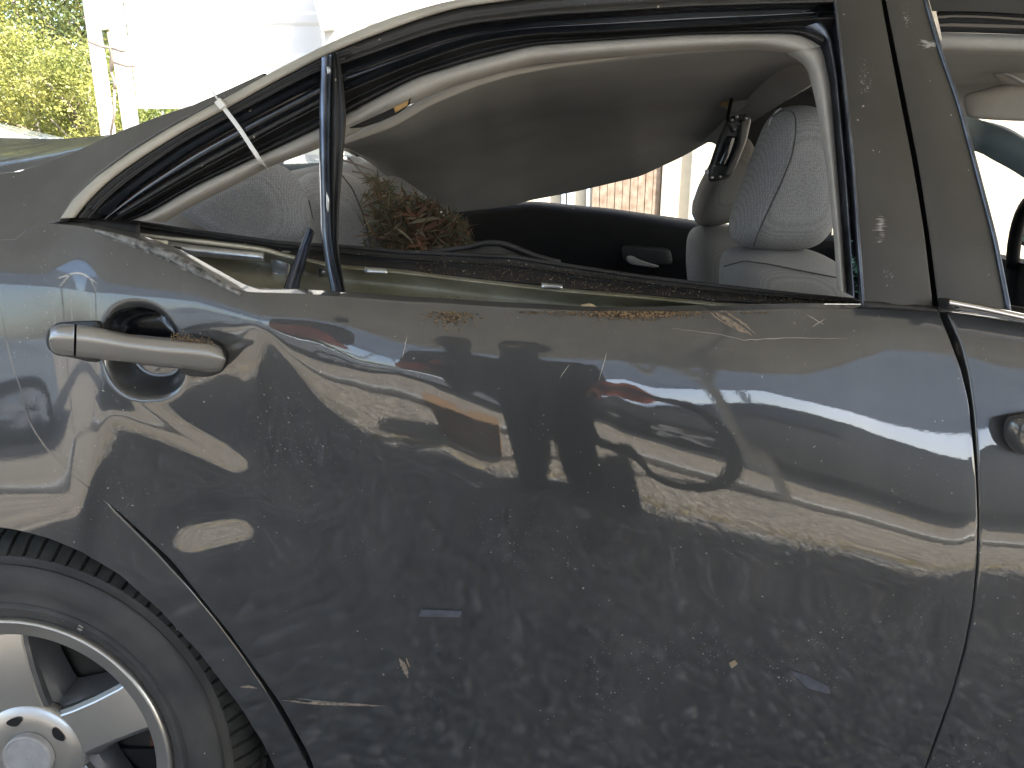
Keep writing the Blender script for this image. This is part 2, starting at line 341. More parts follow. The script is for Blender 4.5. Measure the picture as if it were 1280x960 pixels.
def resample(pts, n):
    p = np.array(pts, float); d = np.r_[0, np.cumsum(np.hypot(np.diff(p[:, 0]), np.diff(p[:, 1])))]
    t = np.linspace(0, d[-1], n)
    return np.stack([np.interp(t, d, p[:, i]) for i in range(p.shape[1])], 1)
def smooth_poly(pts, n, it=3):
    """resample by length with corner rounding (end points kept)"""
    p = resample(pts, n)
    for _ in range(it):
        q = p.copy(); q[1:-1] = 0.25 * p[:-2] + 0.5 * p[1:-1] + 0.25 * p[2:]; p = q
    return p
def catrows(rows, k):
    """insert Catmull-Rom rows between given rows (arrays n x 3)"""
    if k <= 1: return rows
    out = []; m = len(rows)
    for i in range(m - 1):
        a, b, c, d = rows[max(i - 1, 0)], rows[i], rows[i + 1], rows[min(i + 2, m - 1)]
        for j in range(k):
            t = j / k
            out.append(0.5 * ((2 * b) + (-a + c) * t + (2 * a - 5 * b + 4 * c - d) * t * t + (-a + 3 * b - 3 * c + d) * t ** 3))
    out.append(rows[-1]); return out
def grid_faces(nr, nc, close=False):
    r = np.arange(nr - 1)[:, None]; c = np.arange(nc if close else nc - 1)[None, :]
    c1 = (c + 1) % nc
    a = r * nc + c; b = r * nc + c1; d = (r + 1) * nc + c; e = (r + 1) * nc + c1
    return np.stack([a.ravel(), d.ravel(), e.ravel(), b.ravel()], 1)
def loft(name, polys, m, parent=None, n=60, k=1, it=2, thick=0.0, smooth=True, label=None, auto=None, world=False, cat=None):
    """polys: list of polylines (px, py, depth y).  Every point is placed at its own depth, then the rows are skinned."""
    rows = []
    for pl in polys:
        q = smooth_poly(pl, n, it)
        rows.append(q if world else np.array([P(a, b, c) for a, b, c in q]))
    rows = catrows(rows, k)
    nr = len(rows); V = np.concatenate(rows); Fc = grid_faces(nr, n)
    o = obj(name, V, Fc, m, parent, smooth, label=label, auto=auto)
    if thick:
        md = o.modifiers.new('thickness', 'SOLIDIFY'); md.thickness = thick; md.offset = 0
    return o
def roll(name, poly, m, parent, r, n=60, it=3, flat=1.0, label=None):
    """a round bead following a polyline (px,py,y); r in metres (scalar or list sampled along)"""
    q = smooth_poly(poly, n, it); pts = [P(a, b, c) for a, b, c in q]
    rr = np.interp(np.linspace(0, 1, n), np.linspace(0, 1, len(r)), r) if hasattr(r, '__len__') else [r] * n
    return MB().tube(pts, rr, 10).build(name, m, parent, True, label=label)
def pillow(name, outline, y0, T, m, parent, n=72, rings=14, pw=0.55, back=None, it=3, label=None, lean=0.0):
    q = resample(list(outline) + [outline[0]], n + 1)[:-1]
    for _ in range(it): q = 0.25 * np.roll(q, 1, 0) + 0.5 * q + 0.25 * np.roll(q, -1, 0)
    c = q.mean(0); rows = []
    back = T if back is None else back
    ph = np.linspace(-math.pi / 2, math.pi / 2, rings * 2 + 1)
    for a in ph:
        s = max(math.cos(a), 0.0) ** pw; dy = math.sin(a) * (T if a < 0 else back)
        s = max(s, 0.004)
        rows.append(np.array([P(c[0] + (x - c[0]) * s, c[1] + (y - c[1]) * s, y0) for x, y in q]) + np.array([0, dy, 0]))
    V = np.concatenate(rows)
    f = [tuple(t) for t in grid_faces(len(rows), n, True)]
    f += [tuple(range(n)), tuple((len(rows) - 1) * n + i for i in range(n - 1, -1, -1))]
    return obj(name, V, f, m, parent, True, label=label)

# ------------------------------------------------------------------ body side: a height field y = S(x, z)
GX0, GX1, GZ0, GZ1, GS = -1.30, 1.50, 0.0, 1.40, 0.0025
gx = np.arange(GX0, GX1 + 1e-6, GS); gz = np.arange(GZ0, GZ1 + 1e-6, GS)
X, Z = np.meshgrid(gx, gz)            # rows z, cols x
def kn(pts): a = np.array(pts, float); return a[:, 0], a[:, 1]
K_TOP = kn([(-400, 300), (0, 285), (165, 292), (320, 368), (600, 382), (1300, 390)])
K_R = kn([(-400, 330), (0, 338), (130, 350), (245, 370), (320, 393), (345, 397), (430, 406), (500, 430), (598, 443), (625, 447), (775, 449), (800, 455), (900, 462), (960, 467), (1012, 466), (1058, 450), (1100, 424), (1150, 426), (1212, 446), (1300, 460)])
K_W = kn([(-400, 350), (0, 352), (130, 362), (245, 375), (322, 398.5), (384, 401), (416, 409), (443, 435), (492, 450), (590, 451), (625, 468), (780, 473), (815, 486), (953, 488), (1067, 519), (1145, 541), (1212, 556), (1232, 534), (1400, 545)])
K_WT = kn([(-400, 14), (0, 12), (150, 6), (245, 3), (322, 3), (384, 6), (416, 17), (443, 10), (492, 7), (590, 10), (953, 10), (1067, 12), (1145, 17), (1212, 27), (1232, 18), (1400, 18)])
K_G1 = kn([(-400, 600), (0, 602), (60, 612), (100, 620), (128, 520), (150, 484), (200, 437), (250, 416), (300, 410), (319, 406), (322, 404), (338, 417), (364, 439), (397, 453), (462, 467), (495, 467), (528, 478), (598, 508), (622, 520), (755, 527), (780, 543), (847, 565), (904, 580), (996, 608), (1024, 620), (1109, 640), (1215, 673), (1232, 664), (1400, 690)])
K_G2 = kn([(-400, 710), (0, 690), (100, 660), (128, 545), (150, 522), (185, 508), (230, 490), (265, 487), (318, 494), (323, 430), (332, 414), (384, 481), (397, 504), (449, 550), (482, 565), (554, 568), (595, 592), (620, 602), (745, 607), (770, 624), (829, 647), (900, 661), (1017, 686), (1088, 698), (1215, 725), (1240, 712), (1400, 730)])
SHADE_Y, CAR_Y, EAVE_Y, EAVE_Z = 1.12, 2.75, 2.05, 2.05
def want_tilt(Xg, Yg, Zg):
    px, py = proj(Xg, Yg, Zg)
    al = np.degrees(np.arctan2(CAM[2] - Zg, Yg - CAM[1]))            # view ray below horizontal
    g = lambda K: np.interp(px, *K)
    kt, kr, kw = g(K_TOP), g(K_R), g(K_W); kb = kw + g(K_WT); k1 = np.maximum(g(K_G1), kb + 3); k2 = np.maximum(g(K_G2), k1 + 3)
    h = Zg - ZG
    eR = np.degrees(np.arctan2(EAVE_Z - Zg, EAVE_Y)); e1 = -np.degrees(np.arctan2(h, CAR_Y)); e2 = -np.degrees(np.arctan2(h, SHADE_Y))
    kt = np.minimum(kt, kr - 6)
    ys = [kt - 40, kt, kr, kw, kb, k1, k2, k2 + 40, np.maximum(k2 + 80, 1000), np.full_like(px, 1250)]
    es = [None, np.full_like(px, 62.0), eR, np.full_like(px, 16.0), np.full_like(px, 10.0), e1, e2, e2 - 6, np.full_like(px, -49.0), np.full_like(px, -56)]
    es[0] = 2 * 34.0 - al
    e = es[0].copy()
    for i in range(len(ys) - 1):
        a, b = ys[i], ys[i + 1]
        t = np.clip((py - a) / np.maximum(b - a, 1e-3), 0, 1)
        e = np.where(py >= a, es[i] + (es[i + 1] - es[i]) * t, e)
    e = np.where(py >= ys[-1], es[-1], e)
    # secondary dents that catch the sunlit gravel again
    def seg(x0, y0, x1, y1, wd, amp):
        dx, dy = x1 - x0, y1 - y0; L2 = dx * dx + dy * dy
        t = np.clip(((px - x0) * dx + (py - y0) * dy) / L2, 0, 1)
        d = np.hypot(px - x0 - t * dx, py - y0 - t * dy)
        return amp * np.exp(-(d / wd) ** 2)
    e = e + seg(155, 508, 298, 578, 16, 19) + seg(240, 674, 300, 662, 21, 21)
    t = (e + al) / 2
    return np.radians(np.clip(t, -28, 42))
def poisson(T, wh, sx):
    """least squares  w_v (y_z - T)^2 + w_h (y_x - sx)^2 by a cosine transform"""
    ny, nx = T.shape; h = GS
    Tz = 0.5 * (T[1:] + T[:-1]); Sx = 0.5 * (sx[:, 1:] + sx[:, :-1])
    rhs = np.zeros_like(T)
    rhs[:-1] += Tz; rhs[1:] -= Tz; rhs[:, :-1] += wh * Sx; rhs[:, 1:] -= wh * Sx
    rhs = -rhs
    E = np.concatenate([rhs, rhs[::-1]], 0); E = np.concatenate([E, E[:, ::-1]], 1)
    Fq = np.fft.fft2(E)
    kz = 2 - 2 * np.cos(2 * np.pi * np.arange(2 * ny) / (2 * ny)); kx = 2 - 2 * np.cos(2 * np.pi * np.arange(2 * nx) / (2 * nx))
    D = (kz[:, None] + wh * kx[None, :]) / h; D[0, 0] = 1
    Y = np.real(np.fft.ifft2(Fq / D))[:ny, :nx]
    return -Y * -1
def gsmooth(A, s):
    r = int(3 * s); k = np.exp(-0.5 * (np.arange(-r, r + 1) / s) ** 2); k /= k.sum()
    Ap = np.pad(A, r, mode='edge')
    Ap = np.apply_along_axis(lambda v: np.convolve(v, k, 'valid'), 0, Ap)
    return np.apply_along_axis(lambda v: np.convolve(v, k, 'valid'), 1, Ap)
Y = np.zeros_like(X) + 0.0
ix0 = int((0.1 - GX0) / GS); iz0 = int((0.72 - GZ0) / GS)
for it in range(4):
    T = np.tan(want_tilt(X, Y, Z)); T = gsmooth(T, 1.2)
    sx = 0.05 * (np.clip(X, -.92, .85) - 0.1)
    Y = poisson(T, 0.010, sx)
    Y = Y - Y[iz0, ix0] + 0.005
# quarter panel flares out gently over the wheel
SURF = Y.copy()
pxg, pyg = proj(X, SURF, Z)
msk = np.clip((pyg - (np.maximum(np.interp(pxg, *K_G2), 560) + 22)) / 70, 0, 1); msk = msk * msk * (3 - 2 * msk)
blob = np.exp(-((pxg - 270) / 75) ** 2 - ((pyg - 665) / 45) ** 2)
msk = gsmooth(msk * (1 - np.clip(1.6 * blob, 0, 1)), 4)
Ys = gsmooth(Y, 30)
SURF = Y * (1 - msk) + Ys * msk
U1p=[(75,270),(160,187),(250,135),(300,111)]
print('FIELD range', SURF.min(), SURF.max(), 'resid', np.abs(np.diff(SURF, axis=0)[:380] / GS - T[:380]).mean())
# hollow behind the door handle
hx, hy, hz = P(176, 442, 0.02)
def sstep(a, b, t): t = np.clip((t - a) / (b - a), 0, 1); return t * t * (3 - 2 * t)
SURF0 = SURF.copy()
rr_ = (np.abs((X - hx) / 0.052) ** 2.3 + np.abs((Z - hz) / 0.0605) ** 2.3) ** (1 / 2.3)
SURF = SURF + 0.034 * (1 - sstep(0.60, 1.0, rr_))
def bic(Xq, Zq, A=None):
    A = SURF if A is None else A
    u = np.clip((np.asarray(Xq, float) - GX0) / GS, 1, A.shape[1] - 3); v = np.clip((np.asarray(Zq, float) - GZ0) / GS, 1, A.shape[0] - 3)
    i = np.floor(u).astype(int); j = np.floor(v).astype(int); fu = u - i; fv = v - j
    def wts(t): return [0.5 * (-t + 2 * t * t - t ** 3), 0.5 * (2 - 5 * t * t + 3 * t ** 3), 0.5 * (t + 4 * t * t - 3 * t ** 3), 0.5 * (-t * t + t ** 3)]
    wu, wv = wts(fu), wts(fv); out = 0
    for b in range(4):
        rw = 0
        for a in range(4): rw = rw + wu[a] * A[j + b - 1, i + a - 1]
        out = out + wv[b] * rw
    return out
def onsurf(px, py, off=0.0, A=None):
    px = np.asarray(px, float); py = np.asarray(py, float); dx, dy, dz = raydir(px, py)
    y = np.zeros_like(dx) + 0.05; lo = y - 0.4; hi = y + 0.6
    for _ in range(26):                      # bisection along the ray: behind the surface or in front of it
        y = 0.5 * (lo + hi); s = (y - CAM[1]) / dy
        behind = y > bic(dx * s, CAM[2] + dz * s, A)
        hi = np.where(behind, y, hi); lo = np.where(behind, lo, y)
    s = (y - CAM[1]) / dy
    return np.stack([dx * s, y + off, CAM[2] + dz * s], -1)
def coons(top, bot, left, right, nu, nv):
    Tp, Bp, Lp, Rp = resample(top, nu), resample(bot, nu), resample(left, nv), resample(right, nv)
    u = np.linspace(0, 1, nu)[None, :, None]; v = np.linspace(0, 1, nv)[:, None, None]
    A = (1 - v) * Tp[None] + v * Bp[None]; Bq = (1 - u) * Lp[:, None] + u * Rp[:, None]
    C = (1 - u) * (1 - v) * Tp[0] + u * (1 - v) * Tp[-1] + (1 - u) * v * Bp[0] + u * v * Bp[-1]
    return A + Bq - C
def panel(name, G, m, parent, flange=(1, 1, 1, 1), depth=0.03, rad=0.003, label=None, off=0.0):
    """G: nv x nu x 2 pixel grid laid onto the body surface; the border is turned inwards as a hem"""
    nv, nu = G.shape[:2]; V = onsurf(G[..., 0], G[..., 1], off)
    V = V.reshape(-1, 3); Fc = list(map(tuple, grid_faces(nv, nu)))
    ring = [j for j in range(nu)] + [i * nu + nu - 1 for i in range(1, nv)] + [(nv - 1) * nu + j for j in range(nu - 2, -1, -1)] + [i * nu for i in range(nv - 2, 0, -1)]
    side = [0] * nu + [1] * (nv - 1) + [2] * (nu - 1) + [3] * (nv - 2)
    c = V.mean(0); vs = [V]; base = len(V); prev = ring; n = len(ring)
    P0 = V[ring]; tan = np.roll(P0, -3, 0) - np.roll(P0, 3, 0); outw = np.stack([tan[:, 2], 0 * tan[:, 0], -tan[:, 0]], 1)
    outw /= np.maximum(np.linalg.norm(outw, axis=1), 1e-9)[:, None]
    if np.sum(outw * (P0 - c)) < 0: outw = -outw
    steps = []
    for a in (30, 60, 90): steps.append((rad * math.sin(R(a)), rad * (1 - math.cos(R(a)))))
    steps.append((rad, depth))
    for (o_, d_) in steps:
        q = P0 + outw * (o_ * 0.8) + np.array([0, 1, 0]) * d_
        idx = list(range(base, base + n)); base += n; vs.append(q)
        for i in range(n):
            j = (i + 1) % n
            if flange[side[i]] and flange[side[j]]: Fc.append((prev[i], prev[j], idx[j], idx[i]))
        prev = idx
    return obj(name, np.concatenate(vs), Fc, m, parent, True, label=label)

# ================================================================== THE PLACE
g = MB()
nG = 60; s = 60.0
g.add([(-s, -s, ZG), (s, -s, ZG), (s, s, ZG), (-s, s, ZG)], [(0, 1, 2, 3)])
tag(g.build('gravel_ground', M['gravel']), kind='structure')
# loose stones near the car
ico = []
def stone_unit():
    t = (1 + 5 ** .5) / 2
    v = np.array([(-1, t, 0), (1, t, 0), (-1, -t, 0), (1, -t, 0), (0, -1, t), (0, 1, t), (0, -1, -t), (0, 1, -t), (t, 0, -1), (t, 0, 1), (-t, 0, -1), (-t, 0, 1)], float)
    f = [(0, 11, 5), (0, 5, 1), (0, 1, 7), (0, 7, 10), (0, 10, 11), (1, 5, 9), (5, 11, 4), (11, 10, 2), (10, 7, 6), (7, 1, 8), (3, 9, 4), (3, 4, 2), (3, 2, 6), (3, 6, 8), (3, 8, 9), (4, 9, 5), (2, 4, 11), (6, 2, 10), (8, 6, 7), (9, 8, 1)]
    return v / np.linalg.norm(v[0]), np.array(f)
U, UF = stone_unit()
def stones(name, n, x0, x1, y0, y1, r0, r1, m, kind='stuff', z=ZG):
    vs, fs = [], []
    for i in range(n):
        r = random.uniform(r0, r1) * random.choice((1, 1, 1.5)); a = random.uniform(0, 6.28)
        q = U * np.array([r, r * random.uniform(.6, 1), r * random.uniform(.35, .7)]) * (1 + rng.uniform(-.18, .18, (12, 1)))
        ca, sa = math.cos(a), math.sin(a); q = np.stack([q[:, 0] * ca - q[:, 1] * sa, q[:, 0] * sa + q[:, 1] * ca, q[:, 2]], 1)
        q += np.array([random.uniform(x0, x1), random.uniform(y0, y1), z + r * .25]); vs.append(q); fs.append(UF + i * 12)
    return tag(obj(name, np.concatenate(vs), np.concatenate(fs), m, None, True), kind=kind)
for nm_, col_ in (('stones_a', (.13, .135, .14)), ('stones_b', (.26, .262, .262)), ('stones_c', (.46, .46, .45))): M[nm_] = mat('loose_stone' , col_, .9, var=.25, scale=40, detail=2)
for nm_, cnt in (('stones_a', 5600), ('stones_b', 5200), ('stones_c', 1300)): stones('loose_gravel', cnt, -1.3, 1.5, -1.2, -0.02, 0.006, 0.012, M[nm_])

def tube_box(mb, a, b, w_=0.06):
    a, b = Vector(a), Vector(b); t = (b - a).normalized(); up = Vector((0, 0, 1)) if abs(t.z) < .9 else Vector((0, 1, 0))
    s1 = t.cross(up).normalized() * w_ / 2; s2 = s1.cross(t).normalized() * w_ / 2
    vs = [p + i * s1 + j * s2 for p in (a, b) for (i, j) in ((-1, -1), (1, -1), (1, 1), (-1, 1))]
    mb.add(vs, [(0, 1, 2, 3), (7, 6, 5, 4), (0, 4, 5, 1), (1, 5, 6, 2), (2, 6, 7, 3), (3, 7, 4, 0)])
def ribbed(x0, x1, zb, zt, y, pitch=0.23, amp=0.009):
    """ribbed steel sheet, ribs horizontal, as a real profile"""
    zs, ys = [], []
    z = zb
    while z < zt:
        for (dz, dy) in ((0, 0), (0.02, -amp), (0.06, -amp), (0.08, 0)):
            zs.append(z + dz); ys.append(dy)
        z += pitch
    zs.append(zt); ys.append(0)
    v = []; f = []
    for i, (a, b) in enumerate(zip(zs, ys)):
        v += [(x0, y + b, a), (x1, y + b, a), (x0, y + b + .004, a), (x1, y + b + .004, a)]
        if i: k = 4 * i; f += [(k - 4, k - 3, k + 1, k), (k - 1, k - 2, k + 2, k + 3)]
    return v, f
# --- carport over the damaged car
cpt = root('carport', 'open steel carport sheltering the damaged grey car, roof edge above the photographer', 'carport', (0.4, 0.3, ZG))
EV = -EAVE_Y
v = []; f = []
k = 0; xx = -3.1
prof = []
while xx < 5.6:
    for dx, dz in ((0, 0), (0.03, .02), (0.07, .02), (0.10, 0)): prof.append((xx + dx, dz))
    xx += 0.22
for i, (a, dz) in enumerate(prof):
    v += [(a, EV, EAVE_Z + dz), (a, 0.3, EAVE_Z + .45 + dz), (a, 2.3, EAVE_Z + dz)]
    if i: k = 3 * i; f += [(k - 3, k - 2, k + 1, k), (k - 2, k - 1, k + 2, k + 1)]
rf = obj('roof', v, f, M['roof_under'], cpt, False); md = rf.modifiers.new('t', 'SOLIDIFY'); md.thickness = .004
for xp in (-3.85, 1.02, 3.6, 5.5):
    mb = MB(); tube_box(mb, (xp, EV + .05, ZG), (xp, EV + .05, EAVE_Z - .01), .045); mb.build('post', M['white_steel'] if xp > 0 else M['galv_dull'], cpt)
    mb = MB(); tube_box(mb, (xp, EV + .05, EAVE_Z - .45), (xp, EV + .5, EAVE_Z + .08), .05); mb.build('brace', M['galv_steel'], cpt)
    mb = MB(); tube_box(mb, (xp, EV + .05, EAVE_Z - .01), (xp, .3, EAVE_Z + .40), .05); tube_box(mb, (xp, .3, EAVE_Z + .40), (xp, 2.25, EAVE_Z - .03), .05); mb.build('rafter', M['galv_steel'], cpt)
mb = MB(); tube_box(mb, (-3.85, EV + .05, ZG + .035), (5.5, EV + .05, ZG + .035), .06); mb.build('base_rail', M['galv_steel'], cpt)
# --- white steel sided shelter behind
sh = root('steel_shelter', 'white ribbed steel wall panel on posts, beyond the car roof', 'shelter', (0, 4.1, ZG))
def bx(px, y): return (px - 640) / F * (y + .82) * 1.0
XP = P(150, 60, 4.1)[0]
z0 = P(200, 136, 4.1)[2]
v, f = ribbed(XP + .06, 9.0, z0, 3.2, 4.1)
obj('wall_panel', v, f, M['white_steel'], sh, False)
mb = MB(); tube_box(mb, (XP + .02, 4.06, ZG), (XP + .02, 4.06, 3.2), .07); mb.build('post', M['galv_steel'], sh)
mb = MB(); tube_box(mb, (XP - .11, 4.0, ZG), (XP - .07, 4.0, 3.2), .06); mb.build('post', M['white_steel'], sh)
a = P(133, 35, 3.95); b = P(118, -20, 3.95); mb = MB(); tube_box(mb, a, b, .08); mb.build('brace', M['white_steel'], sh)
xq = P(412, 40, 4.0)[0]
mb = MB(); tube_box(mb, (xq, 4.02, ZG), (xq, 4.02, 3.2), .06); mb.build('post', M['white_steel'], sh)
mb = MB(); tube_box(mb, P(411, 38, 3.96), P(398, -15, 3.96), .07); mb.build('brace', M['white_steel'], sh)
# hanging vine twigs on the post
vn = MB()
for (a_, b_) in (((135, 40), (139, 90)), ((139, 90), (143, 112)), ((143, 112), (138, 168)), ((142, 78), (168, 82)), ((110, 52), (140, 60)), ((140, 60), (158, 63))):
    pa, pb = Vector(P(*a_, 3.92)), Vector(P(*b_, 3.92)); mid = (pa + pb) / 2 + Vector((.01, 0, -.01)); vn.tube([pa, mid, pb], .008, 6)
tag(vn.build('dry_vine', M['bark'], None, True), 'thin dry vine twisting up the left white post', 'vine')
# --- house beyond
hs = root('house', 'cream house wall with weathered plank door seen through the far window', 'house', (1.2, 7.4, ZG))
MB().box((-0.3, 7.4, ZG), (9.5, 9.5, 2.8)).build('wall', M['cream_wall'], hs)
def hx_(px): return P(px, 250, 7.35)[0]
for i in range(9):
    a = hx_(740) + i * (hx_(825) - hx_(740)) / 9
    MB().box((a + .003, 7.36 - .004 * (i % 2), ZG + .1), (a + (hx_(825) - hx_(740)) / 9 - .003, 7.395, 1.35)).build('plank', M['plank'], hs, False)
MB().box((hx_(826), 7.33, ZG), (hx_(834), 7.4, 1.45)).build('door_frame', M['cream_wall'], hs)
MB().box((hx_(735), 7.33, 1.352), (hx_(826) - .002, 7.4, 1.45)).build('door_lintel', M['cream_wall'], hs)
MB().box((hx_(866), 7.33, ZG), (hx_(870), 7.37, 2.4)).build('downpipe', M['blue_grey'], hs)
for a, b in ((702, 707), (709, 716), (733, 737)): MB().box((hx_(a), 7.34, ZG), (hx_(b), 7.38, 1.6)).build('shutter', M['blue_grey'], hs)
# --- shrubs and trees
def tree(name, label, c, rad, n, leaf, m, group='shrubs and trees at the edge of the yard', trunk_h=None, seed=0, cat='tree'):
    rg = np.random.default_rng(seed); t = root(name, label, cat, (c[0], c[1], ZG), group)
    mb = MB(); top = Vector(c) + Vector((0, 0, rad[2] * .3))
    mb.tube([(c[0], c[1], ZG - .05), (c[0] + .04, c[1], (ZG + c[2]) / 2), tuple(top)], [.07, .05, .02], 8)
    for i in range(9):
        a = rg.uniform(0, 6.28); h = rg.uniform(.2, .8); s0 = Vector((c[0], c[1], ZG + (c[2] - ZG) * h))
        e_ = Vector(c) + Vector((math.cos(a) * rad[0] * .8, math.sin(a) * rad[1] * .8, rg.uniform(-.5, .8) * rad[2]))
        mb.tube([s0, (s0 + e_) / 2 + Vector((0, 0, .05)), e_], [.03, .018, .006], 5)
    mb.build('trunk', M['bark'], t, True)
    ncl = max(14, n // 90); cc = []
    while len(cc) < ncl:
        p = rg.uniform(-1, 1, 3)
        if np.linalg.norm(p) < 1: cc.append(p * rad)
    cc = np.array(cc); own = rg.integers(0, ncl, n); ctr = cc[own] + rg.normal(0, .13, (n, 3)) * np.array(rad) * 1.0 + np.array(c)
    ctr[:, 2] = np.maximum(ctr[:, 2], ZG + .03)
    L_ = leaf * rg.uniform(.6, 1.4, n); d = rg.normal(0, 1, (n, 3)); d /= np.linalg.norm(d, axis=1)[:, None]
    e2 = np.cross(d, rg.normal(0, 1, (n, 3))); e2 /= np.linalg.norm(e2, axis=1)[:, None]
    V = np.stack([ctr - d * L_[:, None] / 2, ctr + e2 * L_[:, None] * .22, ctr + d * L_[:, None] / 2, ctr - e2 * L_[:, None] * .22], 1).reshape(-1, 3)
    Fq = np.arange(n * 4).reshape(n, 4)
    obj('crown', V, Fq, m, t, False)
    return t
def at(px, py, y): return P(px, py, y)
c0 = at(40, 120, 8.5); tree('shrub', 'bright yellow-green shrub behind the boot lid at far left', (c0[0], 8.5, c0[2]), (.9, .6, .75), 12000, .05, M['foliage'], seed=1, cat='shrub')
c0 = at(112, 128, 8.0); tree('shrub', 'leafy sunlit shrub directly left of the white post', (c0[0], 8.0, c0[2]), (.6, .5, .6), 9000, .045, M['foliage'], seed=2, cat='shrub')
c0 = at(20, 20, 11); tree('tree', 'tall feathery yellow-green tree filling the upper left corner', (c0[0], 11, c0[2]), (1.9, .9, 1.5), 16000, .07, M['foliage'], seed=3)
c0 = at(118, 30, 10.5); tree('tree', 'darker tree with bare twigs behind the left white post', (c0[0], 10.5, c0[2]), (.9, .7, 1.1), 6000, .06, M['foliage_dark'], seed=4)
c0 = at(190, 150, 7.5); tree('shrub', 'low shrub seen under the white wall panel', (c0[0], 7.5, c0[2] - .25), (.8, .4, .45), 8000, .045, M['foliage'], seed=5, cat='shrub')
c0 = at(-60, 60, 14); tree('tree', 'dense dark tree standing furthest back in the yard', (c0[0] + 1, 14, c0[2]), (4, 1, 2.2), 14000, .12, M['foliage_dark'], seed=6)
# --- behind the photographer: neighbouring car, added sky-blocking wall, trees
def parked(CX, paint, label, CAR_Y=3.35, zs=1.04, grp='cars parked across the gravel'):
    oc = root('parked_car', label, 'car', (CX, -CAR_Y - .8, ZG), grp)
    def side_profile(scale=1.0): 
        return [(-2.3, .30), (-2.33, .62), (-2.2, .92), (-1.5, 1.00), (-0.95, 1.34), (-.3, 1.42), (.5, 1.40), (1.15, 1.02), (1.9, .90), (2.35, .72), (2.38, .32), (1.75, .24), (-1.7, .24)]
    pr = side_profile(); n = len(pr)
    v = []
    for y_, ins in ((-CAR_Y - 1.75, .10), (-CAR_Y - 1.7, 0), (-CAR_Y - .05, 0), (-CAR_Y, .10)):
        for (a, b) in pr: v.append((CX + a * (1 - ins * .2), y_ + (0.16 if b > 1.1 and y_ < -CAR_Y - 1 else (-.16 if b > 1.1 else 0)), ZG + b * zs - (ins * .1 if b > .5 else 0)))
    f = [(r * n + i, r * n + (i + 1) % n, (r + 1) * n + (i + 1) % n, (r + 1) * n + i) for r in range(3) for i in range(n)] + [tuple(range(n - 1, -1, -1)), tuple(3 * n + i for i in range(n))]
    obj('body', v, f, M[paint], oc, True, auto=30)
    for xs in ((-.95, -.12), (-.04, .75)):
        a, b = xs; y_ = -CAR_Y - .10
        v = [(CX + a, y_ + .065, ZG + 1.0 * zs), (CX + b + .12, y_ + .065, ZG + 1.0 * zs), (CX + b, y_ - .02, ZG + 1.30 * zs), (CX + a + .2, y_ - .02, ZG + 1.30 * zs)]
        v += [(p[0], p[1] - .02, p[2]) for p in v]
        obj('side_window', v, [(0, 1, 2, 3), (7, 6, 5, 4), (0, 4, 5, 1), (1, 5, 6, 2), (2, 6, 7, 3), (3, 7, 4, 0)], M['other_glass'], oc, False)
    def simple_wheel(x, y, parent):
        prof = [(.10, .0), (.2, .0), (.215, -.015), (.29, -.02), (.325, .01), (.325, .18), (.2, .2)]
        def lathe(pr, name, m, par, n=40, cx=x, cy=y, cz=ZG + .325):
            v = []; 
            for r, d in pr:
                for j in range(n): a_ = 2 * math.pi * j / n; v.append((cx + r * math.cos(a_), cy - d, cz + r * math.sin(a_)))
            return obj(name, v, grid_faces(len(pr), n, True), m, par, True)
        ty = lathe([(.2, .01), (.22, -.012), (.29, -.015), (.325, .01), (.325, .18)], 'wheel', M['tyre'], parent)
        mb = MB()
        for k in range(5):
            a_ = k * 2 * math.pi / 5 + .3; d = Vector((math.cos(a_), 0, math.sin(a_))); q = Vector((-math.sin(a_), 0, math.cos(a_)))
            c = Vector((x, y + .004, ZG + .325)); mb.add([c + q * .03, c - q * .03, c + d * .205 - q * .035, c + d * .205 + q * .035], [(0, 1, 2, 3)])
        mb.build('rim', M['white_car'], ty, False)
    for xw in (CX - 1.42, CX + 1.45): simple_wheel(xw, -CAR_Y + .015, oc)
parked(2.58, 'other_car', 'slate saloon parked across the gravel, reflected in the middle of the rear door')
parked(-2.35, 'added_pale_car', 'pale blue-grey saloon added across the gravel to brighten the reflection towards the boot')  # second car, added as a pale tone for the quarter panel to reflect
parked(-5.0, 'white_car', 'white high-bonneted car just beyond the boot lid at far left', CAR_Y=-4.75, zs=1.42, grp=None)
fn = root('sky_blocking_wall', 'tall blue-grey steel wall on posts, added behind the parked cars to block sky', 'shelter', (0, -6.2, ZG))  # unseen wall added to darken the sky reflected in the rear door
v, f = ribbed(-14, 16, 2.60, 5.6, -6.2, .25, .015)
obj('wall_panel', v, f, M['blue_steel'], fn, False)  # panel of the added sky-blocking wall
for xp in range(-13, 17, 4):
    mb = MB(); tube_box(mb, (xp, -6.25, ZG), (xp, -6.25, 5.6), .08); mb.build('post', M['galv_steel'], fn)
for i, (tx, ty_, s_) in enumerate(((-7, -12, 1.5), (7.5, -13, 1.7), (1.5, -15, 1.4), (-2.5, -14, 1.2))):
    tree('tree', ['broad green tree behind the raised wall, towards the sun', 'broad green tree behind the raised wall, ahead of the slate car', 'middle green tree behind the raised wall, nearer the slate car', 'smaller green tree behind the raised wall'][i], (tx, ty_, .5 + s_ * .3), (2.2 * s_, 1.2, .7 * s_), 3500, .25, M['foliage_dark'], seed=20 + i)
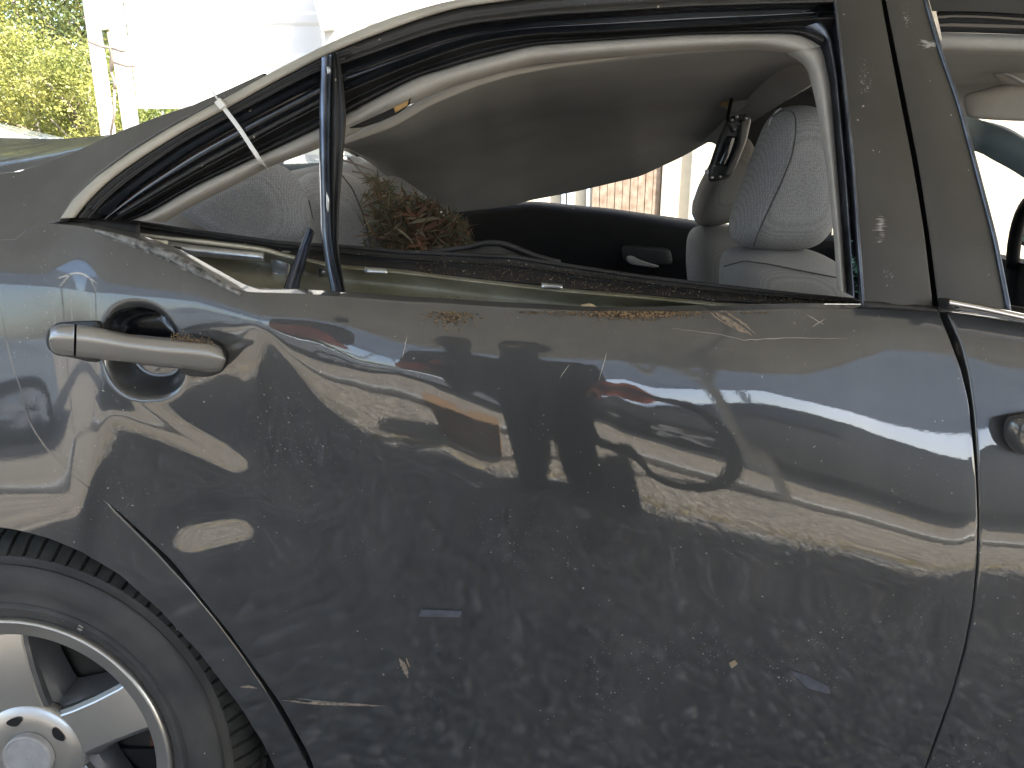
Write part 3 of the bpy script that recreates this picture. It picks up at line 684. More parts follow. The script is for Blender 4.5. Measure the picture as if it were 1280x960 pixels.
# straw along the edge of the shade
gr = []; gf = []
for i in range(1800):
    x_ = random.uniform(-1.5, 3.2); y_ = -1.22 + random.gauss(0, .05) if random.random() < .6 else -CAR_Y + random.gauss(.05, .12)
    if x_ < 0.2 and random.random() < .5: continue
    h_ = random.uniform(.015, .05); a_ = random.uniform(0, 3.14); w2 = .004
    k = len(gr); gr += [(x_ - w2 * math.cos(a_), y_ - w2 * math.sin(a_), ZG), (x_ + w2 * math.cos(a_), y_ + w2 * math.sin(a_), ZG), (x_ + random.gauss(0, .02), y_ + random.gauss(0, .02), ZG + h_)]; gf.append((k, k + 1, k + 2))
tag(obj('straw_grass', gr, gf, M['yellow_grass'], None, False), kind='stuff')

# --- the photographer (seen only as a reflection in the paint)
def skin_body(name, pts, edges, radii, m, parent, rootv=0, sub=2):
    me = bpy.data.meshes.new(name); me.from_pydata([tuple(p) for p in pts], edges, []); me.update()
    o = bpy.data.objects.new(name, me); COL.objects.link(o); PW[o.name] = Vector((0, 0, 0)); attach(o, parent)
    sk = o.modifiers.new('skin', 'SKIN'); sk.use_smooth_shade = True
    for i, r in enumerate(radii):
        d = me.skin_vertices[0].data[i]; d.radius = r if hasattr(r, '__len__') else (r, r); d.use_root = (i == rootv)
    ss = o.modifiers.new('sub', 'SUBSURF'); ss.levels = sub; ss.render_levels = sub
    me.materials.append(m); return o
px0, py0 = 0.10, -1.12
pe = root('person', 'photographer in charcoal top, orange-red gloves and dark jeans, reflected in the rear door', 'person', (px0, py0, ZG))
# body: one continuous surface (pelvis, spine, neck, head, arms, legs)
B = [(px0, py0, .83), (px0, py0, .98), (px0, py0, 1.15), (px0, py0 + .01, 1.33), (px0, py0 + .02, 1.42),      # 0-4 pelvis..neck base
     (px0 - .02, py0 + .03, 1.50), (px0 - .02, py0 + .07, 1.60), (px0 - .02, py0 + .05, 1.70),                    # 5-7 neck, head
     (px0 - .19, py0, 1.36), (px0 - .31, py0 + .06, .99), (px0 - .19, py0 + .14, 1.03), (px0 - .15, py0 + .18, 1.06),      # 8-11 right arm (towards the lens)
     (px0 + .19, py0, 1.36), (px0 + .31, py0 + .06, .99), (px0 + .22, py0 + .18, .98), (px0 + .19, py0 + .23, .965),      # 12-15 other arm
     (px0 - .07, py0, .76), (px0 - .07, py0 + .03, .37), (px0 - .075, py0 - .02, -.01), (px0 - .09, py0 + .10, ZG + .04),          # 16-19 leg
     (px0 + .08, py0, .76), (px0 + .08, py0 + .02, .37), (px0 + .085, py0 - .03, -.01), (px0 + .09, py0 + .09, ZG + .04)]          # 20-23 leg
E = [(0, 1), (1, 2), (2, 3), (3, 4), (4, 5), (5, 6), (6, 7), (3, 8), (8, 9), (9, 10), (10, 11), (3, 12), (12, 13), (13, 14), (14, 15), (0, 16), (16, 17), (17, 18), (18, 19), (0, 20), (20, 21), (21, 22), (22, 23)]
RD = [(.15, .12), (.14, .11), (.16, .12), (.16, .11), .07, .055, (.08, .10), (.07, .08), .06, .045, .035, .028, .06, .045, .035, .028, .115, .085, .065, .05, .115, .085, .065, .05]
body = skin_body('body', B, E, RD, M['denim'], pe)
def cuff(a, b, r0, r1, m, nm):
    a, b = Vector(a), Vector(b); MB().tube([a, a.lerp(b, .5), b], [r0, (r0 + r1) / 2 * 1.05, r1], 14).build(nm, m, pe, True)
cuff(B[8], B[9], .078, .066, M['shirt'], 'sleeve'); cuff(B[12], B[13], .078, .066, M['shirt'], 'sleeve')
cuff(B[9], B[10], .115, .080, M['orange'], 'cuff'); cuff(B[13], B[14], .115, .080, M['orange'], 'cuff')
MB().tube([(px0, py0 + .0, .90), (px0, py0 + .0, 1.10), (px0, py0, 1.36), (px0, py0 + .01, 1.43)], [.21, .205, .21, .09], 18).build('shirt', M['shirt'], pe, True)
def hand(wr, dirv, upv, name):
    wr = Vector(wr); d = Vector(dirv).normalized(); u = Vector(upv).normalized(); sd = d.cross(u).normalized()
    pts = [wr, wr + d * .05, wr + d * .09]; ed = [(0, 1), (1, 2)]; rad = [(.030, .024), (.044, .024), (.042, .02)]
    for k, (off, ln) in enumerate(((-.03, .062), (-.010, .072), (.010, .068), (.03, .052))):
        b0 = len(pts); base = wr + d * .085 + sd * off
        pts += [base, base + d * ln * .5 + u * -.006, base + d * ln * .78 + u * -.024, base + d * ln * .8 + u * -.045]; rad += [.0095, .009, .0085, .008]
        ed += [(2, b0), (b0, b0 + 1), (b0 + 1, b0 + 2), (b0 + 2, b0 + 3)]
    b0 = len(pts); base = wr + d * .03 - sd * .034; pts += [base, base + d * .03 - sd * .022 - u * .012, base + d * .055 - sd * .02 - u * .03]; rad += [.013, .011, .009]
    ed += [(1, b0), (b0, b0 + 1), (b0 + 1, b0 + 2)]
    return skin_body(name, pts, ed, rad, M['orange'], pe, 1, 1)
hand(B[11], (.25, .05, 1), (0, -.5, 1), 'hand'); hand(B[15], (-.1, .15, -1), (0, 1, 0), 'hand')
for sx_ in (-1, 1):
    MB().tube([(px0 - .02 + sx_ * .032, py0 + .165, 1.615), (px0 - .02 + sx_ * .032, py0 + .175, 1.615)], .012, 8).build('eye', M['phone'], pe, True)
MB().tube([(px0 - .02, py0 + .165, 1.61), (px0 - .02, py0 + .195, 1.575), (px0 - .02, py0 + .17, 1.565)], [.01, .016, .008], 8).build('nose', M['skin'], pe, True)
v, f = [], []
rows = 10
for i in range(rows):
    a = i / (rows - 1) * 1.7
    for j in range(20):
        b_ = 2 * math.pi * j / 20; v.append((px0 - .02 + .102 * math.sin(a) * math.cos(b_), py0 + .05 + .118 * math.sin(a) * math.sin(b_), 1.645 + .125 * math.cos(a)))
obj('hair', v, grid_faces(rows, 20, True), M['hair'], pe, True)
ph_ = MB().box((-.04, CAM[1] - .030, CAM[2] - .012), (.038, CAM[1] - .022, CAM[2] + .15)).build('phone', M['phone'])
tag(ph_, 'black phone held upright by the photographer', 'phone')
pts = [(px0 + .19, py0 + .27, 1.0)]
for i in range(32):
    a = i / 31 * 2 * math.pi; pts.append((px0 + .33 + .19 * math.sin(a) - .04, py0 + .22 + .02 * math.cos(a), .62 + .36 * math.cos(a)))
tag(MB().tube(pts, .020, 10).build('rubber_hose', M['hose'], None, True), 'loop of black rubber hose hanging from the photographer hand', 'hose')
bxo = root('cardboard_box', 'tan open-topped box on the gravel beside the photographer', 'box', (-.30, -1.55, ZG))
MB().box((-.36, -1.62, ZG + .002), (-.16, -1.42, ZG + .30)).build('carton', M['brown_box'], bxo)
MB().box((-.365, -1.415, ZG + .24), (-.155, -1.395, ZG + .31)).build('flap', M['brown_box'], bxo)

# ================================================================== THE DAMAGED CAR
car = root('damaged_car', 'dusty dark grey saloon with dented rear door, missing window glass and sagging headliner', 'car', (0.3, 0.9, ZG))
# --- rear door skin
SEAM_L = [(22, 299), (7, 318), (-3, 345), (-1, 380), (5, 410), (10, 440), (19, 470), (28, 497), (39, 535), (58, 563), (96, 599), (148, 638), (215, 700), (287, 790), (352, 880), (388, 945), (406, 1000)]
SEAM_R = [(1171, 388), (1184, 420), (1199, 460), (1209, 500), (1215, 550), (1219, 600), (1221, 650), (1220, 700), (1214, 760), (1204, 810), (1189, 865), (1171, 915), (1155, 960), (1140, 1000)]
TOPE = [(22, 299), (38, 285), (56, 280), (100, 284), (145, 294), (175, 304), (213, 318), (252, 340), (279, 355), (300, 367), (380, 369), (420, 372), (500, 378), (560, 381), (600, 384), (700, 389), (760, 392), (900, 390), (1000, 387), (1171, 388)]
BOTE = [(406, 1000), (1140, 1000)]
def sm2(pl, n=200): return [tuple(p) for p in smooth_poly([(a, b, 0) for a, b in pl], n, 6)[:, :2]]
G = coons(sm2(TOPE), BOTE, sm2(SEAM_L), sm2(SEAM_R), 460, 300)
door = panel('rear_door', G, M['paint'], car, rad=.002, label='rear door with a pulled crease below the window and a broad dent behind the handle')
# --- quarter panel
S2 = [(a - 2.6, b + 1.0) for a, b in SEAM_L]
ARCH = [(-140, 300), (-140, 450), (-140, 660), (-60, 655), (0, 658), (50, 668), (100, 688), (150, 718), (200, 762), (250, 816), (300, 882), (330, 930), (356, 985)]
LA = smooth_poly([(a, b, 0) for a, b in ARCH], 260, 1)[:, :2]; SB = smooth_poly([(a, b, 0) for a, b in S2], 260, 4)[:, :2]
# distribute so that matching rows run across the strip between wheel arch and door
def fracs(pl, marks, n):
    p = np.array(pl, float); d = np.r_[0, np.cumsum(np.hypot(*np.diff(p, axis=0).T))]; k = np.interp(np.linspace(0, 1, n), np.linspace(0, 1, len(marks)), [d[m_] for m_ in marks])
    return np.stack([np.interp(k, d, p[:, i]) for i in (0, 1)], 1)
LA = fracs(ARCH, [0, 1, 2, 4, 6, 8, 10, 12], 280); SB = fracs(sm2(S2, 17), [0, 3, 6, 9, 11, 12, 14, 16], 280)
for _ in range(14):
    SB[1:-1] = .25 * SB[:-2] + .5 * SB[1:-1] + .25 * SB[2:]
u = np.linspace(0, 1, 130)[None, :, None]
G = LA[:, None] * (1 - u) + SB[:, None] * u
qp = panel('rear_quarter_panel', G, M['paint'], car, flange=(0, 1, 1, 1), depth=.05, rad=.0016)
OUT = [(-140, 238), (0, 219), (22, 217), (56, 206), (94, 192), (131, 174), (169, 159), (206, 145), (240, 134), (290, 112), (330, 93.5)]
BB = [(-140, 300), (-3.5 + 22 - 0, 300), (34, 286), (52, 281), (72, 276), (90, 248), (120, 218), (160, 188), (200, 163), (250, 136), (300, 112), (330, 95)]
OA = resample(OUT, 300); BA = fracs(BB, [0, 1, 4, 6, 9, 11], 300); OA = fracs(OUT, [0, 1, 3, 5, 8, 10], 300)
v_ = np.linspace(0, 1, 60)[:, None, None]
G = OA[None] * (1 - v_) + BA[None] * v_
panel('rear_pillar', G, M['paint'], car, flange=(1, 0, 1, 0), depth=.02)
# --- front door
FL = [(1187, 393), (1204, 430), (1214, 470), (1221, 520), (1225, 580), (1227, 650), (1225, 710), (1218, 770), (1208, 820), (1193, 870), (1176, 920), (1161, 960), (1147, 1000)]
FR = [(1660, 455), (1690, 700), (1660, 1000)]
G = coons([(1187, 393), (1230, 399), (1330, 412), (1660, 455)], [(1147, 1000), (1660, 1000)], sm2(FL), sm2(FR), 240, 260)
fd = panel('front_door', G, M['paint'], car, flange=(1, 1, 0, 1))
FW = [(a + 5, b) for a, b in FR]
G = coons([(1665, 455), (2080, 520)], [(1665, 1000), (2080, 1000)], sm2(FW), [(2080, 520), (2080, 1000)], 80, 120)
panel('front_wing', G, M['paint'], car, flange=(1, 0, 0, 1))
# front door handle at the right edge
pillow('door_handle', [(1262, 522), (1300, 516), (1330, 520), (1330, 570), (1300, 572), (1268, 566), (1258, 552), (1257, 535)], float(onsurf(1270, 545)[1]) - .012, .016, M['paint'], fd, pw=.5)
pillow('handle_gasket', [(1260, 519), (1300, 513), (1330, 516), (1330, 576), (1300, 577), (1266, 570), (1255, 554), (1254, 533)], float(onsurf(1270, 545)[1]) - .001, .006, M['rubber'], fd, pw=.4)
# --- rear door handle
def surfY(px, py): return float(onsurf(px, py)[1])
def hloft(name, rows, m, parent, n=60, label=None):
    return loft(name, rows, m, parent, n=n, k=1, it=1, label=label)
# grip bar: rows top->bottom around the visible face; y depths relative to the local surface
HGX = np.linspace(40, 300, 27); HGY = onsurf(HGX, 425 + (HGX - 50) * .11, A=SURF0)[:, 1]; k_ = np.polyfit(HGX, HGY, 2); HGY = np.polyval(k_, HGX)
hy0 = min(surfY(90, 430), surfY(285, 455)) ; hyR = surfY(292, 455); hyL = surfY(50, 425)
def gy(px, d, py=440):   # door plane under the handle, interpolated between its two ends
    return float(np.interp(px, HGX, HGY)) + d
def grip(name, top, bot, prof, m, parent, n=70):
    rows = []
    T_, B_ = smooth_poly([(a, b, 0) for a, b in top], n, 2), smooth_poly([(a, b, 0) for a, b in bot], n, 2)
    for (t, d) in prof:
        q = T_ * (1 - t) + B_ * t
        rows.append(np.array([P(a, b, gy(a, d)) for a, b, _ in q]))
    V = np.concatenate(rows); f = [tuple(t) for t in grid_faces(len(rows), n, False)]
    r = len(rows); ca = [i * n for i in range(r)]; cb = [i * n + n - 1 for i in range(r)]
    f += [tuple(ca), tuple(cb[::-1])] + [(0, 1 + 0, (r - 1) * n + 1, (r - 1) * n)] if False else [tuple(ca), tuple(cb[::-1])]
    return obj(name, V, f, m, parent, True, auto=50)
PROF = [(.0, .012), (.0, -.002), (.02, -.014), (.10, -.024), (.24, -.030), (.38, -.0325), (.46, -.0325), (.55, -.031), (.8, -.026), (.93, -.019), (1.0, -.008), (1.0, .010)]
hnd = grip('door_handle', [(96, 405), (120, 408), (160, 417), (200, 421), (240, 424), (262, 426), (277, 434), (282, 447)], [(95, 446), (120, 449), (160, 453), (200, 459), (240, 462), (262, 466), (277, 464), (282, 453)], PROF, M['paint_handle'], door)
grip('handle_cap', [(61, 424), (63, 410), (70, 406), (80, 404.5), (93, 405)], [(61, 428), (64, 438), (70, 442), (80, 444), (92, 445)], PROF, M['paint_handle'], door, n=30)
# black gasket / shadow gap round the handle base
def ringpad(name, outl, d0, m, parent, T=.004):
    yy = [float(onsurf(a, b, A=SURF0)[1]) + d0 for a, b in outl]
    q = resample([(a, b, c) for (a, b), c in zip(outl + [outl[0]], yy + [yy[0]])], 90)[:-1]
    for _ in range(2): q = .25 * np.roll(q, 1, 0) + .5 * q + .25 * np.roll(q, -1, 0)
    c = q.mean(0); rows = []
    for s_, dd in ((1.0, .02), (1.0, .001), (.985, -.001), (.95, -.0015), (.5, -.001), (.01, 0)):
        rows.append(np.array([P(c[0] + (a - c[0]) * s_, c[1] + (b - c[1]) * s_, y_) for a, b, y_ in q]) + np.array([0, dd, 0]))
    return obj(name, np.concatenate(rows), grid_faces(len(rows), len(q), True), m, parent, True)
ringpad('handle_gasket', [(226, 419), (240, 418), (262, 423), (276, 432), (283.5, 444), (283, 456), (276, 466), (262, 471), (240, 471), (226, 466), (222, 440)], -.0035, M['rubber'], door)
ringpad('handle_gasket', [(60, 412), (70, 404), (95, 402), (122, 401), (126, 404), (128, 440), (124, 453), (110, 452), (90, 447), (70, 444), (60, 436), (57, 424)], -.0035, M['rubber'], door)
# grit lying on the end of the handle
vs, fs = [], []
for i in range(420):
    a = random.uniform(214, 268); b = 420 + (a - 214) * .20 + random.gauss(0, 3.4) + 2
    p = np.array(P(a, b, gy(a, -.020 - .0035 * random.random()))); q = U * random.uniform(.0004, .0010) * (1 + rng.uniform(-.3, .3, (12, 1))) + p
    vs.append(q); fs.append(UF + i * 12)
o = obj('grit', np.concatenate(vs), np.concatenate(fs), M['crumbs'], door, True); o['kind'] = 'stuff'
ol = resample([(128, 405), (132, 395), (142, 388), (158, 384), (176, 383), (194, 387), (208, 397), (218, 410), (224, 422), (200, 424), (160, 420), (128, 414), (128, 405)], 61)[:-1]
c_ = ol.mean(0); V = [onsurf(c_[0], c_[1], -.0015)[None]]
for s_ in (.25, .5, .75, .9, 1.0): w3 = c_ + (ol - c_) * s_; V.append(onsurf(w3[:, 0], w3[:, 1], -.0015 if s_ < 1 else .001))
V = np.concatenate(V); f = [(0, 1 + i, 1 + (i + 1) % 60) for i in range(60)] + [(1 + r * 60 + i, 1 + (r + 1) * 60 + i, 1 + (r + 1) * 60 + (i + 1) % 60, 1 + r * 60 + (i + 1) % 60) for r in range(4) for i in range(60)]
obj('handle_cup_shade', V, f, M['gloss_black'], door, True)
scratch_later = True
# handle patch above: shade of the upper hollow painted as a black sheet
# --- inner door sheet metal between the skin edge and the belt moulding
B_TOP = [(150, 283), (200, 290), (260, 297), (330, 306), (352, 312), (420, 326), (500, 333), (600, 345), (700, 356), (800, 364), (900, 374), (1000, 380), (1078, 382)]
def yb(px, base=.15): return base
inner = loft('inner_door_shell', [[(a, b - 1, .215) for a, b in B_TOP], [(a, b + 1, .19) for a, b in B_TOP], [(a, b + 6, .163) for a, b in B_TOP], [(a, b + 9, .158) for a, b in B_TOP], [(a, b + 12, .168) for a, b in B_TOP], [(a, b + 22, .186) for a, b in B_TOP], [(a, b + 32, .176) for a, b in B_TOP], [(a, b + 42, .155) for a, b in B_TOP], [(a, b + 62, .125) for a, b in B_TOP], [(a, b + 90, .11) for a, b in B_TOP]], M['galv'], door, n=160, k=5, it=2)
# stamped ribs and fixings on it
for (cx_, cy_, w1, h1, mt) in ((352, 330, 14, 17, 'bright_metal'), (324, 348, 5, 15, 'galv'), (346, 350, 6, 13, 'bright_metal')):
    pillow('stamped_rib', [(cx_ - w1, cy_ - h1), (cx_ + w1, cy_ - h1), (cx_ + w1 * .8, cy_ + h1), (cx_ - w1 * .8, cy_ + h1)], .182, .007, M[mt], door, n=32, rings=6, pw=.35)
for (cx_, cy_) in ((332, 358), (404, 340)):
    pillow('bolt_hole', [(cx_ - 6, cy_ - 7), (cx_ + 6, cy_ - 7), (cx_ + 6, cy_ + 7), (cx_ - 6, cy_ + 7)], .176, .004, M['dark_plastic'], door, n=24, rings=5, pw=.5)
    pillow('bolt', [(cx_ - 2.5, cy_ - 3.5), (cx_ + 3, cy_ - 3.5), (cx_ + 3, cy_ + 3), (cx_ - 2.5, cy_ + 3)], .171, .004, M['bright_metal'], door, n=16, rings=4)
loft('guide_bracket', [[(208, 301, .155), (240, 306, .155), (330, 316, .158)], [(207, 314, .150), (240, 320, .152), (330, 327, .156)]], M['bright_metal'], door, n=30, thick=.003)
pillow('clip_block', [(180, 298), (210, 301), (209, 313), (179, 307)], .138, .006, M['cream_plastic'], door, n=32, rings=5, pw=.3, it=1)
pillow('clip_slot', [(190, 301), (200, 302.5), (200, 305), (190, 303.5)], .131, .002, M['rubber'], door, n=20, rings=3, pw=.3, it=1)
loft('clip_tab', [[(163, 296, .145), (172, 298, .14), (181, 299, .14)], [(162, 302, .14), (172, 305, .135), (181, 305, .135)]], M['bright_metal'], door, n=12, it=0, thick=.002)
pillow('clip_slot', [(217, 307), (227, 309), (227, 312), (217, 310)], .146, .0025, M['rubber'], door, n=20, rings=3, pw=.3, it=1)
for (a, b, w1) in ((470, 338, 14), (690, 357, 13)):
    loft('spring_clip', [[(a - w1, b - 3, .158), (a + w1, b - 1, .158)], [(a - w1, b + 3, .154), (a + w1, b + 4, .154)]], M['bright_metal'], door, n=8, it=0, thick=.003)
pillow('plug', [(572, 375), (582, 375), (583, 382), (572, 382)], .125, .006, M['rubber'], door, n=20, rings=4, pw=.4)
# belt moulding (black, dusty)
T1 = [(150, 274), (235, 287), (330, 300), (350, 303), (425, 307), (500, 314), (560, 317), (640, 320), (700, 330), (800, 345), (900, 357), (1000, 368), (1075, 375)]
T2 = [(150, 288), (235, 300), (330, 314), (352, 318), (420, 332), (500, 341), (560, 346), (640, 353), (700, 360), (800, 369), (900, 377), (1000, 381), (1075, 383)]
def mid(t, y): return [(a[0] * (1 - t) + b[0] * t, a[1] * (1 - t) + b[1] * t, y) for a, b in zip(T1, T2)]
loft('belt_moulding', [mid(0, .24), mid(-.02, .205), mid(.10, .196), mid(.30, .192), mid(.36, .182), mid(.42, .190), mid(.8, .176), mid(.95, .170), mid(1.0, .178), mid(1.0, .20)], M['dirty_rubber'], door, n=150, k=3, it=1)
roll('belt_lip', [(a, b + 1, .197) for a, b in T1], M['rubber'], door, .0032, n=120)
roll('loose_seal', [(500, 320, .215), (540, 315, .215), (580, 310, .21), (600, 305, .21), (616, 303, .21), (632, 305, .21), (650, 312, .212), (672, 321, .215), (700, 328, .22)], M['rubber'], door, .0038, n=50)
loft('loose_seal_web', [[(560, 320, .213), (590, 312, .21), (610, 307, .21), (625, 308, .21), (650, 319, .212), (680, 328, .214)], [(560, 326, .205), (590, 326, .20), (610, 326, .20), (625, 328, .20), (650, 332, .20), (680, 336, .20)]], M['rubber'], door, n=40)
# folded, scuffed skin lip at the rear top corner
fe = smooth_poly([(a, b, 0) for a, b in ((120, 287), (145, 294), (175, 304), (213, 318), (252, 340), (279, 355), (302, 367))], 60, 2)
V = onsurf(fe[:, 0], fe[:, 1] + 1, -.001)
MB().tube([tuple(p) for p in V], np.interp(np.linspace(0, 1, 60), [0, .2, .7, 1], [.0015, .0045, .0055, .002]), 10).build('folded_edge', M['black_scrape'], door, True)
# --- glass channel strut hanging in the opening
def strut(name, L_, R_, ys, m, parent, n=70, bul=.010):
    a = smooth_poly([(p[0], p[1], y_) for p, y_ in zip(L_, ys)], n, 3); b = smooth_poly([(p[0], p[1], y_) for p, y_ in zip(R_, ys)], n, 3); rows = []
    for t, d in ((0, .012), (0, 0), (.12, -bul * .8), (.35, -bul), (.6, -bul * .6), (.8, -bul * .9), (1, 0), (1, .012)):
        q = a * (1 - t) + b * t; q[:, 2] += d; rows.append(np.array([P(*p) for p in q]))
    V = np.concatenate(rows); return obj(name, V, grid_faces(len(rows), n, False), m, parent, True, auto=60)
ZY = [.166, .150, .136, .132, .130, .120, .10]
strut('window_channel', [(402, 72), (399, 130), (399, 190), (400, 250), (401, 290), (406, 325), (414, 366)], [(417, 67), (415, 130), (414, 190), (415, 250), (416, 290), (420, 325), (431, 371)], ZY, M['channel'], door)
strut('window_channel_seal', [(414, 68), (413, 130), (412, 190), (412, 250), (413, 290), (416, 325), (426, 371)], [(423, 65), (430, 110), (433, 150), (429, 200), (424, 260), (423, 310), (433, 373)], [y_ + .004 for y_ in ZY], M['rubber'], door)
strut('glass_run_channel', [(385, 282), (376, 305), (367, 330), (359, 350), (354, 366)], [(393, 290), (387, 310), (381, 335), (376, 352), (373, 368)], [.155, .15, .14, .13, .12], M['channel'], door)
loft('glass_run_seal', [[(371, 318, .158), (362, 340, .148), (353, 366, .13)], [(380, 320, .158), (368, 342, .148), (358, 367, .13)]], M['rubber'], door, n=20, thick=.004)
# worn scuffs on the strut
for pl in ([(408, 82), (413, 84), (414, 92), (409, 94)], [(408, 238), (412, 250), (411, 268), (408, 262)]):
    pillow('scuff', pl, .153 if pl[0][1] < 100 else .120, .0022, M['bright_metal'], door, n=20, rings=4, it=1)
# --- body opening: pale drip strip, black frames, rubber seals, grey trim
def lift(py): return .105 + (270 - py) * (.00045 if py < 270 else .00035)
lift_ = lift
def L3(pl, d=0.0): return [(a, b, lift(b) + d) for a, b in pl]
U1 = [(71, 273), (90, 247), (120, 217), (160, 187), (200, 162), (250, 135), (300, 111), (350, 85), (405, 57), (450, 37), (500, 18), (550, 4), (600, -6), (700, -16), (800, -24), (1045, -34)]
U2 = [(94, 272), (112, 249), (140, 223), (180, 195), (230, 164), (280, 138), (340, 104), (412, 67), (460, 47), (520, 25), (570, 10), (620, 3), (700, -8), (800, -15), (900, -20), (1045, -26)]
A1 = [(112, 273), (130, 252), (160, 226), (225, 181), (280, 150), (330, 124), (397, 89), (429, 80), (492, 58), (541, 41), (590, 30), (680, 20), (800, 13), (860, 9), (960, 6), (1045, 4)]
B1 = [(140, 275), (165, 262), (200, 241), (250, 212), (300, 185), (350, 157), (397, 133), (432, 113), (504, 84), (567, 61), (605, 50), (665, 42), (760, 38), (860, 33), (960, 27), (1045, 20)]
M1 = [(163, 275), (178, 271), (205, 255), (244, 232), (300, 206), (350, 183), (397, 161), (436, 141), (519, 97), (590, 76), (665, 57), (762, 50), (860, 43), (940, 42), (1000, 42), (1026, 58)]
fr = 'body_side_frame'
U1r, U2r = smooth_poly(L3(U1), 150, 2), smooth_poly(L3(U2), 150, 2)
def between(Aa, Bb, spec, name, m, n=170, k=3, parent=car):
    a, b = smooth_poly(L3(Aa), n, 9), smooth_poly(L3(Bb), n, 9); rows = []
    for t, d in spec:
        q = a * (1 - t) + b * t; q[:, 2] += d; rows.append(np.array([P(*p) for p in q]))
    rows = catrows(rows, k); return obj(name, np.concatenate(rows), grid_faces(len(rows), n), m, parent, True)
between(U1, U2, [(-.02, .03), (-.02, .0), (.15, -.008), (.5, -.011), (.85, -.008), (1.0, 0), (1.0, .03)], 'drip_strip', M['strip'])
between(U2, A1, [(.0, .02), (.03, .003), (.3, -.002), (.6, .002), (.8, -.002), (.97, .0), (1.03, .02)], 'outer_frame', M['satin_black'])
between(A1, B1, [(-.02, .002), (.04, .012), (.4, .030), (.8, .034), (1.0, .022)], 'door_aperture', M['gloss_black'])
between(B1, M1, [(-.06, .030), (.0, .014), (.08, .012), (.2, .020), (.5, .034), (.62, .030), (.8, .020), (1.0, .034)], 'aperture_seal', M['rubber'])
loft('corner_block', [[(66, 270, .125), (100, 268, .13), (175, 268, .17)], [(66, 284, .12), (100, 288, .125), (175, 296, .15)]], M['rubber'], car, n=20, thick=.01)
# extra rubber ribs in the tapered tail of the channel
for q_, r_, d_ in ((.25, .0028, .004), (.48, .0022, .004), (.72, .0024, .003)):
    a, b = smooth_poly(L3(U2[:9]), 60, 2), smooth_poly(L3(A1[:8]), 60, 2); c_ = a * (1 - q_) + b * q_; c_[:, 2] += d_ - .004
    MB().tube([P(*p) for p in c_[2:-1]], r_, 8).build('seal_rib', M['rubber'], car, True)
a, b = smooth_poly(L3(A1[:8]), 60, 2), smooth_poly(L3(B1[:8]), 60, 2); c_ = a * .1 + b * .9; c_[:, 2] += .018
MB().tube([P(*p) for p in c_[2:-1]], .0032, 8).build('seal_rib', M['satin_black'], car, True)
# grey trim roll
N1 = [(205, 278), (230, 263), (262, 246), (300, 228), (334, 209), (370, 196), (397, 186), (431, 172), (500, 136), (560, 109), (620, 92), (665, 80), (762, 71), (860, 64), (930, 60), (985, 66)]
M1b = [(a + (0 if i else 0), b) for i, (a, b) in enumerate(M1)]
between(M1b, N1, [(-.05, .05), (-.03, .035), (.15, .022), (.4, .018), (.7, .026), (.92, .045), (1.02, .07)], 'window_trim', M['trim'], k=4)
# right side of the opening (trim, channel, lip)
TR = [(1000, 42), (1026, 58), (1037, 105), (1045, 200), (1053, 300), (1058, 366)]; TI = [(985, 66), (1010, 82), (1021, 130), (1032, 200), (1043, 300), (1047, 362)]
between(TR, TI, [(-.1, .05), (0, .035), (.3, .022), (.6, .024), (.9, .04), (1.05, .07)], 'window_trim', M['trim'], n=80)
CH = [(1046, -14), (1056, 12), (1062, 100), (1074, 200), (1081, 300), (1086, 382)]
between(CH, [(a - 1, b) for a, b in TR], [(-.05, .0), (.0, .01), (.12, .03), (.5, .036), (.6, .022), (.85, .034), (1.05, .05)], 'door_aperture', M['channel'], n=90)
# --- pillar covers
PL1 = [(1040, -40), (1043, 0), (1055, 100), (1066, 200), (1073, 300), (1079, 383)]; PR1 = [(1095, -40), (1101, 0), (1122, 110), (1140, 200), (1155, 290), (1166, 385)]
PL2 = [(1101, -40), (1107, 0), (1129, 110), (1148, 205), (1162, 295), (1174, 390)]; PR2 = [(1148, -40), (1158, 0), (1176, 62), (1200, 130), (1224, 220), (1245, 300), (1262, 388)]
sp1 = [(-.03, .03), (-.015, .004), (.03, -.0005), (.3, -.003), (.6, -.003), (.96, 0), (1.0, .004), (1.0, .035)]
between(PL1, PR1, sp1, 'pillar_cover', M['applique'], n=60)
between(PL2, PR2, [(0, .035), (0, .004), (.05, 0), (.4, -.002), (.9, .002), (.985, .005), (1.0, .010), (1.0, .035)], 'front_pillar_cover', M['applique'], n=60)
between([(a - 6, b) for a, b in PR1], [(a + 6, b) for a, b in PL2], [(0, .026), (1, .026)], 'pillar_seal', M['well'], n=40, k=1)
roll('pillar_lip', L3([(a + 0.5, b) for a, b in PL1], -.0005), M['channel'], car, .0018, n=60)
roll('pillar_lip', L3([(a - 1.0, b) for a, b in PR2], .002), M['channel'], car, .0028, n=60, label='blue-grey edge of the front pillar cover')
# rubber foot strip under the pillar cover
loft('pillar_foot_seal', [[(1079, 377, .066), (1120, 379, .066), (1172, 384, .066)], [(1080, 384, .062), (1120, 386, .062), (1172, 390, .062)]], M['rubber'], car, n=20, thick=.004)
loft('shoulder_ledge', [[(430, 376, .16), (760, 384, .16), (1000, 379, .16), (1180, 382, .16)], [(430, 381, .10), (760, 396, .10), (1000, 391, .10), (1180, 392, .095)]], M['galv'], door, n=40)
